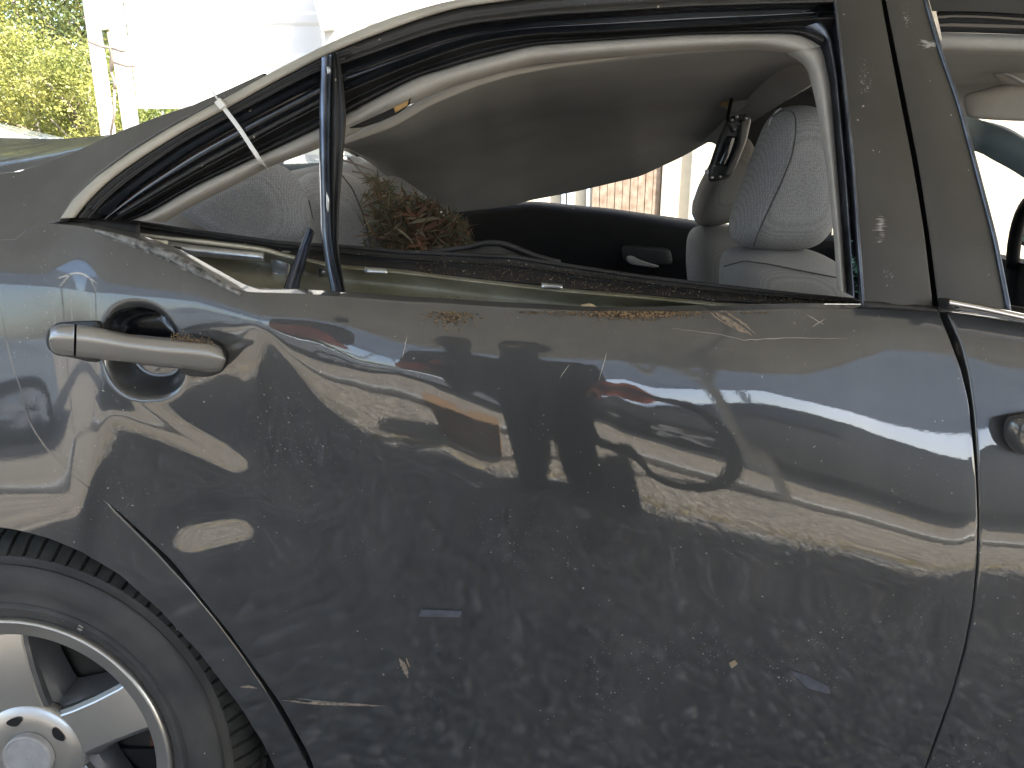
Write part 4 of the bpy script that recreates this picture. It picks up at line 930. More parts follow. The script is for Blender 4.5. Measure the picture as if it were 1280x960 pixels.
# glass shards and scrapes near the pillar
vs, fs = [], []
for i in range(34):
    b = random.choice((random.gauss(332, 4), random.uniform(300, 380))); a = 1066 + (b - 300) * .075 + random.uniform(-3, 3)
    p = np.array(P(a, b, lift(b) + .008)); q = U * random.uniform(.0008, .002) + p; vs.append(q); fs.append(UF + i * 12)
o = obj('glass_crumbs', np.concatenate(vs), np.concatenate(fs), M['glass_green'], car, False); o['kind'] = 'stuff'
def scratch(pts, w1, m, parent, surf=True, off=-.0008, name='scrape_mark', j=1.0):
    q = resample(pts, max(6, len(pts) * 6)); q = q + rng.normal(0, .25 * j, q.shape); a, b = [], []
    t = np.gradient(q, axis=0); nn = np.stack([-t[:, 1], t[:, 0]], 1); nn /= np.linalg.norm(nn, axis=1)[:, None]
    ww = w1 * np.sin(np.linspace(.15, math.pi - .1, len(q)))[:, None] * rng.uniform(.6, 1.2, (len(q), 1))
    A_, B_ = q + nn * ww / 2, q - nn * ww / 2
    if surf is True: VA, VB = onsurf(A_[:, 0], A_[:, 1], off), onsurf(B_[:, 0], B_[:, 1], off)
    else: VA = np.array([P(x_, y_, surf(x_, y_)) for x_, y_ in A_]); VB = np.array([P(x_, y_, surf(x_, y_)) for x_, y_ in B_])
    return obj(name, np.concatenate([VA, VB]), grid_faces(2, len(q)), m, parent, True)
scratch([(140, 299), (165, 305), (205, 320), (245, 339), (275, 355), (299, 368)], 9, M['black_scrape'], door, name='scuffed_fold'); scratch([(352, 874), (380, 878), (430, 880), (482, 882)], 4.0, M['scrape'], door); scratch([(356, 871), (400, 876), (450, 880)], 1.5, M['black_scrape'], door)
scratch([(300, 858), (312, 858), (322, 860)], 3.0, M['scrape'], qp)
scratch([(499, 823), (505, 832), (510, 847)], 8, M['scrape'], door); scratch([(508, 822), (512, 834)], 2.5, M['leaf_pale'], door)
scratch([(893, 390), (915, 404), (940, 420)], 7, M['scrape'], door, j=2); scratch([(905, 388), (930, 405), (944, 417)], 3, M['scrape'], door, j=2); scratch([(880, 385), (900, 400), (925, 415)], 2, M['scrape'], door)
scratch([(840, 410), (900, 418), (930, 425), (985, 422), (1060, 423)], .9, M['strip'], door)
scratch([(1008, 393), (1030, 406)], 1.0, M['strip'], door); scratch([(1015, 408), (1032, 398)], 1.0, M['strip'], door)
scratch([(503, 448), (507, 430), (509, 418)], 1.2, M['strip'], door); scratch([(748, 476), (756, 450), (758, 440)], 1.0, M['strip'], door)
scratch([(700, 472), (712, 455)], 1.0, M['strip'], door)
def smear(pts, m, name='smear'):
    q = resample(pts + [pts[0]], 61)[:-1]; c = q.mean(0); V = [onsurf(c[0], c[1], -.0012)[None]]
    for s_ in (.5, 1.0): w3 = c + (q - c) * s_; V.append(onsurf(w3[:, 0], w3[:, 1], -.0012))
    V = np.concatenate(V); n = 60; f = [(0, 1 + i, 1 + (i + 1) % n) for i in range(n)] + [(1 + i, 1 + n + i, 1 + n + (i + 1) % n, 1 + (i + 1) % n) for i in range(n)]
    return obj(name, V, f, m, door, True)
smear([(527, 761), (578, 763), (575, 771), (523, 770)], M['decal']); smear([(986, 837), (1005, 842), (1036, 858), (1038, 867), (1010, 860)], M['decal'])
smear([(911, 828), (918, 824), (922, 829), (914, 835)], M['leaf_pale'])
# chrome on the front door belt
q = [(1187, 373, .052), (1230, 381, .052), (1280, 392, .052), (1330, 402, .052), (1660, 447, .052)]
rows = []
for t, d in ((0, .02), (0, .0), (.12, -.007), (.4, -.010), (.7, -.008), (.95, -.002), (1, .01)): rows.append([(a, b + 12.5 * t, c + d) for a, b, c in q])
loft('chrome_strip', rows, M['chrome'], fd, n=30, k=3, it=0)
pillow('strip_end_cap', [(1177, 374), (1188, 373), (1188, 386), (1178, 386)], .056, .012, M['rubber'], fd, n=24, rings=5, pw=.3, it=1)
MB().tube([P(1600, 10, .26), P(1700, 130, .20), P(1850, 300, .14), P(1960, 430, .10)], .035, 12).build('near_windscreen_pillar', M['paint'], car, True)
MB().tube([P(1186, 388, .16), P(1400, 418, .16), P(1680, 455, .16)], .018, 10).build('front_belt_moulding', M['rubber'], car, True)
# --- front window opening
between([(1170, 14), (1185, 11), (1280, 17), (1340, 22), (1620, 60)], [(1176, 40), (1190, 40), (1280, 43), (1340, 46), (1620, 84)], [(-.15, -.0), (0, .004), (.08, .03), (.6, .04), (1.0, .05)], 'door_aperture', M['gloss_black'], n=30)
between([(1150, -40), (1180, -40), (1280, -34), (1340, -30), (1640, 20)], [(1165, 14), (1185, 12), (1280, 17), (1340, 22), (1620, 60)], [(0, 0), (.5, -.004), (1, 0)], 'outer_frame', M['satin_black'], n=30)
between([(1176, 40), (1190, 41), (1280, 43), (1340, 46), (1620, 84)], [(1180, 66), (1190, 66), (1280, 68), (1340, 70), (1610, 110)], [(0, .05), (.3, .04), (.8, .05), (1.05, .08)], 'window_trim', M['trim'], n=30)
loft('front_headliner', [[(1140, 60, .33), (1280, 66, .33), (1360, 70, .33)], [(1140, 110, .7), (1280, 112, .7), (1360, 116, .7)], [(1140, 140, 1.2), (1280, 150, 1.2), (1360, 158, 1.2)]], M['headliner'], car, n=30, k=6)
pillow('sun_visor', [(1203, 118), (1250, 106), (1330, 100), (1330, 150), (1290, 152), (1240, 150), (1208, 147)], .62, .012, M['trim'], car, pw=.3)
pillow('map_lamp', [(1240, 92), (1280, 76), (1330, 70), (1330, 120), (1280, 108), (1250, 104)], .52, .010, M['trim'], car, pw=.3)
pillow('map_lamp_lens', [(1252, 91), (1256, 90), (1290, 106), (1290, 112)], .50, .006, M['lens'], car, n=24, rings=5)
loft('windscreen_pillar', [[(1195, 140, 1.35), (1225, 150, 1.35), (1258, 160, 1.3), (1340, 210, 1.2)], [(1195, 185, 1.35), (1224, 189, 1.35), (1262, 208, 1.3), (1345, 262, 1.2)]], M['dash'], car, n=20, thick=.03)
mir = pillow('wing_mirror', [(1266, 282), (1274, 272), (1300, 266), (1325, 275), (1325, 310), (1290, 312), (1272, 304), (1266, 295)], 1.9, .04, M['black_trim'], car, pw=.5)
pillow('mirror_glass', [(1270, 284), (1278, 276), (1300, 272), (1318, 280), (1318, 304), (1290, 306), (1274, 300)], 1.87, .02, M['glass_green'], mir, pw=.4)
loft('far_front_door_card', [[(1180, 318, 1.62), (1260, 326, 1.62), (1360, 334, 1.62)], [(1180, 420, 1.55), (1260, 430, 1.55), (1360, 440, 1.55)]], M['black_trim'], car, n=20, thick=.03)
q = []
for i in range(40):
    a = i / 39 * 2 * math.pi; q.append((math.cos(a), math.sin(a)))
cx_, cy_, cz_ = P(1300, 350, .75)
MB().tube([(cx_ + .05 * a - .03 * b, cy_ + .17 * a, cz_ + .17 * b) for a, b in q], .014, 8).build('steering_wheel', M['black_trim'], car, True)
# ------------------------------------------------------------------ interior
HL0 = [(405, 188, .30), (431, 174, .30), (485, 154, .305), (537, 124, .31), (590, 103, .31), (665, 84, .31), (785, 71, .31), (860, 64, .31), (930, 60, .31), (990, 62, .31), (1020, 80, .31)]
HL3 = [(431, 182, .50), (470, 207, .80), (500, 232, 1.05), (530, 257, 1.2), (560, 265, 1.25), (635, 257, 1.3), (662, 249, 1.3), (720, 238, 1.3), (800, 219, 1.25), (850, 196, 1.2), (900, 168, 1.1), (1022, 92, .75)]
hr = []
n = 120
a, b = smooth_poly(HL0, n, 2), smooth_poly(HL3, n, 2)
for t in np.linspace(0, 1, 30):
    q = a * (1 - t) + b * t; s_ = np.sin(np.pi * t)
    q[:, 2] = a[:, 2] * (1 - t) + b[:, 2] * t + .06 * s_
    hr.append(np.array([P(*p) for p in q]))
base = b
for dd, dp in ((.01, 1.5), (.03, 1.0), (.05, -4)):
    q = b.copy(); q[:, 2] += dd; q[:, 1] += dp; hr.append(np.array([P(*p) for p in q]))
hl = obj('headliner', np.concatenate(hr), grid_faces(len(hr), n), M['headliner'], car, True, label='grey cloth headliner sagging down across the cabin')
md = hl.modifiers.new('t', 'SOLIDIFY'); md.thickness = .006
# pale rolled edge of the headliner and the torn gap
roll('headliner_edge', [(405, 187, .285), (431, 175, .285), (485, 155, .285), (510, 141, .285), (537, 126, .285), (590, 104, .285), (640, 90, .285), (700, 80, .285), (785, 71, .29)], M['headliner_edge'], hl, [.004, .006, .007, .006, .006, .005, .004, .003, .001], n=70)
loft('torn_gap', [[(437, 160, .172), (470, 145, .174), (500, 131, .178), (514, 122, .18)], [(452, 159, .172), (474, 153, .174), (500, 141, .178), (512, 131, .18)]], M['well'], hl, n=14, thick=.003)
loft('torn_backing', [[(492, 134, .172), (511, 125, .174)], [(494, 141, .172), (509, 132, .174)]], M['torn'], hl, n=6, thick=.003)
# front transverse beam of the headliner (pale underside) running to the far side
loft('headliner_crosspiece', [[(893, 190, 1.13), (903, 180, 1.08), (940, 152, .9), (1012, 108, .6), (1040, 88, .5)], [(895, 178, 1.08), (904, 167, 1.04), (940, 138, .87), (1010, 88, .58), (1030, 70, .48)], [(880, 178, 1.12), (892, 162, 1.08), (930, 125, .9), (985, 70, .55), (1005, 58, .45)]], M['headliner_edge'], hl, n=30, k=4, thick=.01)
# lamp opening and the lamp hanging from its wire
pillow('lamp_opening', [(896, 108), (900, 100), (935, 82), (944, 86), (944, 125), (920, 142), (897, 132)], .88, .012, M['headliner_edge'], hl, pw=.22, n=60)
pillow('opening_hole', [(904, 108), (912, 98), (938, 93), (939, 106), (925, 112), (912, 112)], .862, .010, M['well'], hl, pw=.3, n=40)
pillow('opening_plate', [(899, 112), (918, 111), (921, 124), (910, 134), (899, 132)], .868, .006, M['torn'], hl, pw=.25, n=30)
pillow('opening_hole', [(927, 116), (935, 114), (935, 119), (928, 121)], .862, .006, M['well'], hl, pw=.3, n=20)
lmp = pillow('hanging_lamp', [(911, 146), (934, 141), (939, 147), (933, 175), (920, 208), (911, 224), (886, 228), (884, 215), (897, 176), (907, 152)], .80, .012, M['dark_plastic'], car, pw=.22, n=80, label='interior lamp torn from the roof, dangling by its wire')
loft('lamp_rail', [[(925, 150, .782), (922, 180, .782), (903, 220, .782)], [(930, 150, .782), (928, 180, .782), (910, 221, .782)]], M['rubber'], lmp, n=20, thick=.006)
loft('lamp_body', [[(909, 170, .785), (900, 192, .785), (895, 205, .785)], [(921, 171, .785), (914, 195, .785), (908, 208, .785)]], M['gloss_black'], lmp, n=16, thick=.008)
pillow('lamp_clip', [(881, 212), (886, 211), (887, 218), (881, 219)], .80, .006, M['lens'], lmp, n=20, rings=4)
for (a, b) in ((890, 222), (900, 221), (908, 217), (932, 148), (915, 150), (925, 155), (921, 146), (918, 162)):
    pillow('lamp_terminal', [(a - 2.2, b - 2), (a + 2, b - 2.5), (a + 2.2, b + 2), (a - 2, b + 2)], .786, .004, M['bright_metal'], lmp, n=12, rings=3)
roll('lamp_wire', [(915, 116, .86), (914, 125, .84), (911, 140, .82), (909, 150, .80), (912, 158, .79), (917, 165, .785)], M['rubber'], lmp, .0035, n=30)
# far side
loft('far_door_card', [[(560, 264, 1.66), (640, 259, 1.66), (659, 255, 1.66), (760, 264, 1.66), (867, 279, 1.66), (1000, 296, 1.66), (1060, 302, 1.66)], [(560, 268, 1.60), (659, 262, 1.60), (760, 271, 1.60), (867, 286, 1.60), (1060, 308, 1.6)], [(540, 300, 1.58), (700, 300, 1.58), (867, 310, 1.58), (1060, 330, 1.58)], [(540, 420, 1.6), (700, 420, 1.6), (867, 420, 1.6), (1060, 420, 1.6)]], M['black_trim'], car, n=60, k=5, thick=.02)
roll('far_belt_seal', [(640, 256, 1.70), (662, 253, 1.70), (760, 262.5, 1.7), (867, 277.5, 1.7), (1060, 300, 1.7)], M['rubber'], car, .006, n=50)
pillow('far_pull_recess', [(776, 306), (838, 310), (842, 332), (780, 330)], 1.57, .008, M['rubber'], car, n=40, pw=.3)
pillow('far_door_pull', [(782, 320), (790, 319), (800, 325), (826, 333), (820, 335), (790, 331), (784, 328)], 1.55, .012, M['trim'], car, n=40)
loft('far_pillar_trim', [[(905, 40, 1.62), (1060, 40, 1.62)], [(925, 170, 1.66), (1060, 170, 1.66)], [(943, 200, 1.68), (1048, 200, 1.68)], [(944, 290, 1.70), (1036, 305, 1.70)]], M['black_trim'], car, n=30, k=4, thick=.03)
# near front seat
def seam_line(pts, y_, parent, r=.0016): roll('seat_seam', [(a, b, y_(a, b) if callable(y_) else y_) for a, b in pts], M['stitch'], parent, r, n=50)
seat = pillow('front_seat', [(903, 330), (905, 318), (915, 310), (940, 306), (1000, 309), (1022, 315), (1042, 326), (1062, 338), (1066, 420), (900, 420), (902, 350)], .56, .085, M['plain_fabric'], car, n=90, pw=.40, label='near front seat in light grey cloth')
hd_ = pillow('headrest', [(914, 282), (919, 262), (934, 224), (948, 186), (960, 155), (968, 141), (982, 133), (1002, 131), (1018, 134), (1032, 146), (1040, 180), (1042, 225), (1040, 262), (1032, 290), (1018, 306), (1000, 312), (945, 312), (922, 306), (914, 298)], .54, .075, M['mesh_fabric'], seat, n=110, pw=.42)
seam_line([(964, 146), (984, 136), (994, 140), (995, 165), (990, 195), (978, 225), (964, 255), (950, 285), (942, 308)], lambda a, b: .462 + .0, hd_, .0012)
seam_line([(905, 333), (930, 326), (960, 330), (1000, 338), (1046, 347)], .473, seat, .0012)
loft('headrest_pale_strip', [[(962, 152, .53), (968, 142, .53), (977, 135, .53)], [(959, 166, .54), (962, 150, .54), (969, 139, .54)]], M['lens'], hd_, n=14, thick=.002)  # pale strip along the upper edge of the headrest
# far front seat
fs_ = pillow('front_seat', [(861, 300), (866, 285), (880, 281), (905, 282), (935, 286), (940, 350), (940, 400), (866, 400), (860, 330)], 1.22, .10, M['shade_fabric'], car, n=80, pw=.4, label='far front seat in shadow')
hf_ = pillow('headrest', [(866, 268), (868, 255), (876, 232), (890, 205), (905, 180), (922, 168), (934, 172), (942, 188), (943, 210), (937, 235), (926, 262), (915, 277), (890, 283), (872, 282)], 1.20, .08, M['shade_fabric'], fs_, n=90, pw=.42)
# rear seat back and headrests
rb = pillow('rear_seat', [(150, 270), (205, 266), (240, 250), (290, 236), (360, 214), (400, 206), (470, 200), (540, 250), (560, 280), (570, 340), (560, 420), (150, 420)], .98, .12, M['plain_fabric'], car, n=110, pw=.4, label='rear seat back in light grey cloth')
pillow('side_bolster', [(196, 300), (205, 278), (222, 262), (242, 258), (262, 265), (280, 280), (290, 300), (290, 340), (196, 330)], .62, .06, M['plain_fabric'], rb, n=60, pw=.45)
pillow('side_bolster', [(262, 280), (286, 272), (310, 280), (335, 296), (335, 330), (262, 330)], .60, .05, M['plain_fabric'], rb, n=60, pw=.5)
rh = pillow('headrest', [(222, 262), (245, 246), (275, 228), (305, 214), (335, 204), (350, 205), (364, 216), (376, 234), (385, 256), (387, 276), (380, 296), (360, 310), (320, 308), (280, 296), (245, 276)], .50, .055, M['mesh_fabric_blue'], rb, n=100, pw=.35, label='blue-grey mesh headrest nearest the window')
rc = pillow('headrest', [(368, 228), (385, 216), (410, 213), (434, 216), (455, 228), (474, 250), (486, 280), (490, 310), (484, 335), (380, 335), (374, 280)], .80, .07, M['mesh_fabric'], rb, n=100, pw=.42, label='middle headrest in light grey mesh cloth')
seam_line([(425, 216), (440, 235), (452, 262), (460, 290), (464, 312)], .733, rc, .0014); seam_line([(386, 250), (392, 275), (410, 290), (436, 305)], .732, rc, .0014)
pillow('headrest', [(428, 205), (440, 193), (455, 200), (475, 222), (488, 245), (480, 262), (450, 250), (432, 226)], 1.05, .06, M['mesh_fabric'], rb, n=60, pw=.4, label='far headrest half hidden by leaves')
# rear window ledge + shattered glass
loft('rear_ledge', [[(330, 216, 1.1), (430, 212, 1.1), (470, 215, 1.1)], [(330, 200, 1.5), (430, 198, 1.5), (480, 200, 1.5)]], M['dash'], car, n=20, thick=.02)
loft('shattered_rear_glass', [[(352, 212, 1.15), (375, 214, 1.15), (402, 212, 1.15), (440, 213, 1.15)], [(356, 203, 1.25), (380, 200, 1.25), (402, 202, 1.25), (440, 200, 1.25)], [(358, 196, 1.35), (380, 193, 1.35), (405, 196, 1.35), (432, 197, 1.35)]], M['glass_green'], car, n=40, k=3, thick=.005)
# trunk lid and roof shell
loft('boot_lid', [[(-160, 238, .245), (0, 219, .235), (56, 206, .24), (94, 192, .25), (150, 168, .26), (196, 148, .27)], [(-160, 205, .36), (0, 198, .34), (60, 188, .35), (100, 180, .36), (150, 168, .38), (180, 158, .40)], [(-160, 176, .9), (0, 180, .9), (60, 176, .9), (95, 172, .9), (125, 170, .9), (150, 169, .9)], [(-160, 160, 1.6), (0, 172, 1.6), (50, 173, 1.6), (90, 175, 1.6), (110, 177, 1.6), (130, 180, 1.6)]], paint_material('boot_lid_sky_reflection_paint', base=(0.06, 0.065, 0.072), dust=.42, bump=.02), car, n=70, k=10)  # boot lid: body paint made paler, bright sky reflection put into its colour
rs = []
for yy, zz in ((.262, 1.31), (.33, 1.36), (.6, 1.40), (.92, 1.41), (1.25, 1.40), (1.5, 1.36), (1.6, 1.30)):
    rs.append(np.array([(x_, yy, zz - .03 * float(sstep(.1, .5, x_)) - (.03 * ((x_ - .35) / .9) ** 2 if x_ > -.0 else .03 * (x_ / .35) ** 2)) for x_ in np.linspace(-.12, 1.25, 30)]))
rs = catrows(rs, 3)
o = obj('roof_panel', np.concatenate(rs), grid_faces(len(rs), 30), M['paint'], car, True); md = o.modifiers.new('t', 'SOLIDIFY'); md.thickness = .003
# far roof rail, floor, far body side
MB().box((-.6, 1.60, ZG + .25), (1.5, 1.70, .84)).build('far_body_side', M['paint'], car)
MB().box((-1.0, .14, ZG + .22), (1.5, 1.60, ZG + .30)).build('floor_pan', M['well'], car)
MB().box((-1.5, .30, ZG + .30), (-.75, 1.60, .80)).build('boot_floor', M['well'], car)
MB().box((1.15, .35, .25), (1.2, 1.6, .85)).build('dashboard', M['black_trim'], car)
# --- wheel
WC = Vector((-.708, 0.075, .243)); WR = .334
ZW = WC.z
whl = root('_tmp', 'x', 'x', (0, 0, 0)); bpy.data.objects.remove(whl)
def lathe(name, pr, m, parent, n=120, c=WC, a0=0, a1=2 * math.pi, fn=None, auto=None, smooth=True):
    v = []; full = abs(a1 - a0 - 2 * math.pi) < 1e-6
    for k, (r, d) in enumerate(pr):
        for j in range(n):
            a_ = a0 + (a1 - a0) * j / (n if full else n - 1); r2 = r + (fn(k, j) if fn else 0)
            v.append((c.x + r2 * math.cos(a_), c.y + d, c.z + r2 * math.sin(a_)))
    return obj(name, v, grid_faces(len(pr), n, full), m, parent, smooth, auto=auto)
TB = .215
wheel = lathe('wheel', [(.030, .03), (.05, .024), (.075, .018)], M['alloy'], car)      # hub face; tyre, rim and cap are its pieces
tyre = lathe('tyre', [(TB - .012, .02), (TB, .004), (TB + .004, .0), (TB + .008, .001), (TB + .014, -.004), (TB + .018, -.004), (TB + .02, -.002), (TB + .045, -.012), (TB + .068, -.011), (TB + .083, -.003), (TB + .086, .000), (TB + .089, .001)], M['tyre'], wheel, n=220)
def tf(k, j):
    g_ = j % 8
    if k in (1, 2, 3): return (-.007 if g_ in (0,) else 0) + (.0018 * math.sin(j * .35) if k == 1 else 0)
    if k in (4, 5): return -.009
    if k in (6, 7, 8): return -.006 if g_ == 4 else 0
    return 0
T0 = TB + .088
lathe('tread', [(T0, .0), (T0 + .006, .006), (T0 + .018, .018), (T0 + .026, .036), (T0 + .018, .043), (T0 + .018, .051), (T0 + .030, .056), (T0 + .031, .10), (T0 + .031, .13), (T0 + .02, .14), (T0 + .030, .15), (T0 + .02, .21)], M['tread'], wheel, n=760, fn=tf, smooth=True, auto=30)
for rr2 in (TB + .0235, TB + .079):
    lathe('sidewall_ring', [(rr2 - .001, -.0035 if rr2 < TB + .05 else -.0075), (rr2, -.0062 if rr2 < TB + .05 else -.0100), (rr2 + .001, -.0040 if rr2 < TB + .05 else -.0060)], M['tyre'], wheel, n=200)
# rim lip and barrel
lathe('rim_lip', [(TB - .001, .02), (TB - .001, .0), (TB - .003, -.004), (TB - .006, -.0045), (TB - .008, -.001), (TB - .024, .001), (TB - .027, .006), (TB - .028, .016)], M['alloy'], wheel, n=160)
lathe('rim_barrel', [(TB - .025, .014), (TB - .035, .03), (TB - .04, .06), (TB - .05, .16), (TB - .02, .2)], M['alloy_dark'], wheel, n=120)
# five spokes
A0 = math.radians(25)
for k in range(5):
    a_ = A0 + k * 2 * math.pi / 5; d = Vector((math.cos(a_), 0, math.sin(a_))); q = Vector((-math.sin(a_), 0, math.cos(a_)))
    def pt(r, s_, y_): return WC + d * r + q * s_ + Vector((0, y_, 0))
    RS = [(.060, .034, .020), (.09, .032, .017), (.13, .032, .014), (.17, .034, .012), (.196, .037, .013)]
    rows = []
    v = []
    for (r, hw, y_) in RS: v += [pt(r, -hw, y_), pt(r, -hw + .002, y_ - .0015), pt(r, hw - .002, y_ - .0015), pt(r, hw, y_)]
    obj('spoke', v, grid_faces(len(RS), 4), M['alloy'], wheel, True, auto=30)
    v = []                                             # stepped dark flanks
    for (r, hw, y_) in RS:
        fl = .016 + .030 * max(0, (.12 - r) / .06) * .5
        v += [pt(r, -hw - fl, y_ + .05), pt(r, -hw - fl * .6, y_ + .020), pt(r, -hw - .006, y_ + .012), pt(r, -hw - .005, y_ + .003), pt(r, -hw, y_ + .0005), pt(r, hw, y_ + .0005), pt(r, hw + .005, y_ + .003), pt(r, hw + .006, y_ + .012), pt(r, hw + fl * .6, y_ + .020), pt(r, hw + fl, y_ + .05)]
    obj('spoke_flank', v, grid_faces(len(RS), 10), M['alloy_dark'], wheel, True, auto=25)
# hub disc with lug pockets and cap
lathe('hub_disc', [(.078, .030), (.076, .020), (.072, .0155), (.055, .0145), (.040, .013), (.036, .014)], M['alloy'], wheel, n=80)
for k in range(5):
    a_ = A0 + .19 + k * 2 * math.pi / 5
    for da in (0,):
        c = WC + Vector((math.cos(a_), 0, math.sin(a_))) * .054 + Vector((0, .014, 0)); d = Vector((math.cos(a_), 0, math.sin(a_))); q = Vector((-math.sin(a_), 0, math.cos(a_)))
        ring = [c + d * (.0065 * math.cos(t)) + q * (.0115 * math.sin(t) * (1 + .35 * math.cos(t))) - Vector((0, .0015, 0)) for t in np.linspace(0, 2 * math.pi, 17)[:-1]]
        v = ring + [c + (p - c) * .85 + Vector((0, .0004, 0)) for p in ring]; f = [(i, (i + 1) % 16, 16 + (i + 1) % 16, 16 + i) for i in range(16)] + [tuple(range(16, 32))]
        obj('lug_pocket', v, f, M['well'], wheel, False)
lathe('hub_cap', [(.0355, .014), (.0355, .006), (.0345, .003), (.032, .0025), (.0305, .0045), (.030, .0045), (.0005, .004)], M['cap'], wheel, n=60)
# brake parts behind the spokes
lathe('brake_disc', [(.155, .085), (.155, .075), (.148, .074)], M['rust'], wheel, n=80); lathe('brake_face', [(.148, .0745), (.09, .078), (.05, .07), (.0, .07)], M['iron'], wheel, n=80)
cl_ = MB(); 
a_ = math.radians(108); c = WC + Vector((math.cos(a_) * .13, .07, math.sin(a_) * .13)); cl_.box((c.x - .05, c.y - .03, c.z - .028), (c.x + .05, c.y + .05, c.z + .028), Matrix.Rotation(-(a_ - math.pi / 2), 3, 'Y')); cl_.build('brake_caliper', M['iron'], wheel)
# moulded marks on the tyre sidewall
def tyre_text(txt, ang, rad, size, m, yoff=-.006, nm='sidewall_lettering'):
    cu = bpy.data.curves.new(nm, 'FONT'); cu.body = txt; cu.size = size; cu.extrude = .0006; cu.align_x = 'CENTER'; cu.align_y = 'CENTER'
    t_ = bpy.data.objects.new(nm, cu); COL.objects.link(t_); bpy.context.view_layer.update()
    me = bpy.data.meshes.new_from_object(t_.evaluated_get(bpy.context.evaluated_depsgraph_get())); bpy.data.objects.remove(t_)
    o = bpy.data.objects.new(nm, me); COL.objects.link(o); me.materials.clear(); me.materials.append(m); PW[o.name] = Vector((0, 0, 0))
    a_ = math.radians(ang); p = WC + Vector((math.cos(a_) * rad, yoff, math.sin(a_) * rad))
    o.parent = wheel; o.matrix_parent_inverse = Matrix.Identity(4); me.transform(Matrix.Translation(p) @ Matrix.Rotation(-(a_ - math.pi / 2), 4, 'Y') @ Matrix.Rotation(R(90), 4, 'X'))
    return o
# worn, unreadable marks: short raised dashes (two pale rows, then dark groups)
def dashes(a0, n, step, r0, ln, m, nm):
    mb = MB()
    for i in range(n):
        a_ = math.radians(a0 - i * step); d = Vector((math.cos(a_), 0, math.sin(a_))); q = Vector((-math.sin(a_), 0, math.cos(a_)))
        c = WC + d * (r0 + random.uniform(-.0005, .0005)) + Vector((0, -.0048, 0)); l_ = ln * random.uniform(.6, 1.1)
        vs = [c - d * l_ - q * .0005, c + d * l_ - q * .0005, c + d * l_ + q * .0005, c - d * l_ + q * .0005]; vs = vs + [v + Vector((0, -.0006, 0)) for v in vs]
        mb.add(vs, [(0, 1, 2, 3), (7, 6, 5, 4), (0, 4, 5, 1), (1, 5, 6, 2), (2, 6, 7, 3), (3, 7, 4, 0)])
    o = mb.build(nm, m, wheel); o['kind'] = 'stuff'
dashes(63, 4, .45, TB + .012, .0016, M['strip'], 'pale_sidewall_marks'); dashes(63, 4, .45, TB + .0168, .0012, M['strip'], 'pale_sidewall_marks')
for a0_, n_d in ((53, 5), (49, 4), (42, 3)): dashes(a0_, n_d, .5, TB + .014, .0018, M['rubber'], 'moulded_marks')
# wheel housing
lathe('wheel_housing', [(.43, .03), (.43, .30), (.2, .32), (.0, .32)], M['well'], car, n=80, c=WC)
# the wheel leans in at the top and is stretched, fitting its outline to this view
Rw = Matrix.Translation(WC) @ Matrix.Rotation(R(-6), 4, 'X') @ Matrix.Scale(1.05, 4, (0, 0, 1)) @ Matrix.Translation(-WC)
wheel.data.transform(Rw)
for ch in wheel.children:
    if ch.type == 'MESH': ch.data.transform(Rw)
    else: ch.matrix_basis = Rw @ ch.matrix_basis
# ------------------------------------------------------------------ loose things
tie = MB(); pts = [P(272, 124, .19), P(285, 140, .17), P(300, 162, .165), P(318, 190, .17), P(332, 209, .19)]
pts = [P(*t) for t in smooth_poly([(272, 124, .158), (276, 130, .152), (300, 162, .138), (318, 190, .128), (328, 205, .135), (333, 210, .17)], 24, 2)]
v = []
for i, p in enumerate(pts):
    p = Vector(p); t = (Vector(pts[min(i + 1, 23)]) - Vector(pts[max(i - 1, 0)])).normalized(); s_ = t.cross(Vector((0, 1, 0))).normalized() * .0026
    v += [p - s_, p + s_, p + s_ + Vector((0, .0015, 0)), p - s_ + Vector((0, .0015, 0))]
f = []
for i in range(23):
    for j in range(4): f.append((i * 4 + j, i * 4 + (j + 1) % 4, (i + 1) * 4 + (j + 1) % 4, (i + 1) * 4 + j))
zt = root('cable_tie', 'white cable tie strapped across the black rear window frame', 'cable tie', P(276, 130, .148))
obj('strap', v, f, M['tie'], zt, False)
hp = Vector(P(276, 130, .148)); MB().box((hp.x - .005, hp.y - .004, hp.z - .004), (hp.x + .005, hp.y + .003, hp.z + .004), Matrix.Rotation(.9, 3, 'Y')).build('lock_head', M['tie'], zt)
MB().tube([hp, Vector(P(266, 115, .15)), Vector(P(258, 106, .148))], [.0014, .001, .0005], 6).build('tail', M['tie'], zt, True)
# leaf litter inside
def litter(name, n, region, m_list, y0, y1, L0, L1, wd):
    vs, fs, mi = [], [], []
    for i in range(n):
        a, b = region(); y_ = random.uniform(y0, y1); c = Vector(P(a, b, y_)); d = Vector((random.gauss(0, 1), random.gauss(0, .5), random.gauss(0, .9))).normalized()
        e_ = d.cross(Vector((random.gauss(0, 1), -1, random.gauss(0, 1)))).normalized(); L_ = random.uniform(L0, L1); w_ = wd * random.uniform(.5, 1.5)
        bend = Vector((0, 0, random.uniform(-.2, .2) * L_)); k = len(vs)
        vs += [c - d * L_ / 2, c - d * L_ * .2 + e_ * w_ + bend * .6, c - d * L_ * .2 - e_ * w_ + bend * .6, c + d * L_ * .2 + e_ * w_ * .9 + bend, c + d * L_ * .2 - e_ * w_ * .9 + bend, c + d * L_ / 2]
        fs += [(k, k + 2, k + 1), (k + 1, k + 2, k + 4, k + 3), (k + 3, k + 4, k + 5)]; q = random.choices(range(len(m_list)), [5, 4, 2, 2])[0]; mi += [q] * 3
    return obj(name, vs, fs, None, None, True, mats=m_list, midx=mi)
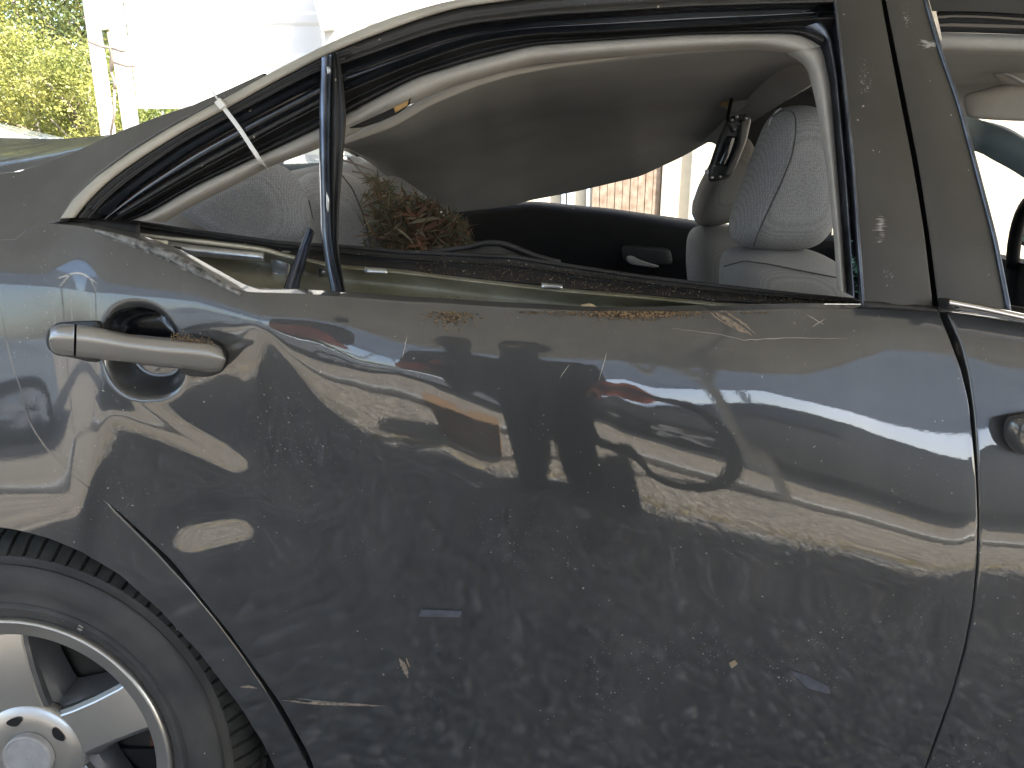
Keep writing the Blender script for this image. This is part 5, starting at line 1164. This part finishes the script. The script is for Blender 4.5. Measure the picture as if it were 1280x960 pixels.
def reg():
    t = random.random() ** .8; a = 458 + t * 122 + random.gauss(0, 4); top = 212 + (a - 452) * .52; top = max(top, 205 + max(0, (a - 452)) * .55); bot = 318
    return a, random.uniform(top, bot)
o = litter('leaf_litter', 2600, reg, [M['leaf_olive'], M['leaf_dry'], M['leaf_pale'], M['leaf_rust']], .62, .98, .02, .06, .0014)
tag(o, kind='stuff')
def reg2(): 
    a = random.gauss(524, 10); return a, random.uniform(255, 312)
o = litter('leaf_litter', 70, reg2, [M['leaf_dry'], M['leaf_rust'], M['leaf_pale'], M['leaf_rust']], .60, .7, .03, .07, .004); tag(o, kind='stuff')
o = MB()
for pl in ([(434, 196), (452, 215), (470, 232), (492, 240)], [(440, 214), (462, 218), (480, 232)], [(470, 245), (473, 230), (474, 222)], [(428, 200), (447, 206), (468, 214)], [(566, 262), (572, 285), (579, 304)], [(560, 270), (566, 290), (576, 308)]):
    o.tube([P(a, b, .75) for a, b in pl], [.0022] * (len(pl) - 1) + [.0008], 6)
tag(o.build('dry_twigs', M['bark'], None, True), kind='stuff')
# seed husks and crumbs along the sill
vs, fs = [], []; n_ = 0
for i in range(2600):
    r_ = random.random()
    if r_ < .6: a = random.gauss(795, 30); b = 388 + abs(random.gauss(0, 4.0))
    elif r_ < .66: a = random.uniform(650, 960); b = 389 + abs(random.gauss(0, 2))
    elif r_ < .82: a = random.gauss(565, 14); b = 390 + random.gauss(0, 8)
    else: a = random.uniform(430, 720); b = 377 + (a - 430) * .045 + random.gauss(0, 1.6)
    if a > 1000: continue
    p = onsurf(a, max(b, 385 if a > 600 else 380), -.0012) if b > 389 else np.array(P(a, b, .10))
    q = U * np.array([random.uniform(.0006, .0018), .0007, .0006]) * (1 + rng.uniform(-.3, .3, (12, 1))); th = random.uniform(0, 3.1)
    q = np.stack([q[:, 0] * math.cos(th) - q[:, 2] * math.sin(th), q[:, 1], q[:, 0] * math.sin(th) + q[:, 2] * math.cos(th)], 1) + p
    vs.append(q); fs.append(UF + n_ * 12); n_ += 1
o = obj('seed_husks', np.concatenate(vs), np.concatenate(fs), M['crumbs'], None, True); tag(o, kind='stuff')
# dust sprinkled on the belt moulding
vs, fs = [], []; n_ = 0
for i in range(900):
    a = random.uniform(520, 1060); j = np.interp(a, [p[0] for p in T1], [p[1] for p in T1]); k_ = np.interp(a, [p[0] for p in T2], [p[1] for p in T2]); t = random.betavariate(2.2, 1.6)
    p = np.array(P(a, j + (k_ - j) * t, .168 if t > .6 else .18)); vs.append(U * random.uniform(.0003, .0008) + p); fs.append(UF + n_ * 12); n_ += 1
o = obj('sill_grit', np.concatenate(vs), np.concatenate(fs), M['crumbs'], None, True); tag(o, kind='stuff')
wc = pillow('wood_chip', [(724, 386), (726, 381), (732, 380), (738, 379), (744, 382), (750, 385), (748, 389), (735, 389), (725, 389)], .098, .006, M['wood_chip'], None, n=26, rings=5, pw=.5, it=1)
tag(wc, 'pale wood chip lying on the door edge beside brown husks', 'wood chip')
print('script done')
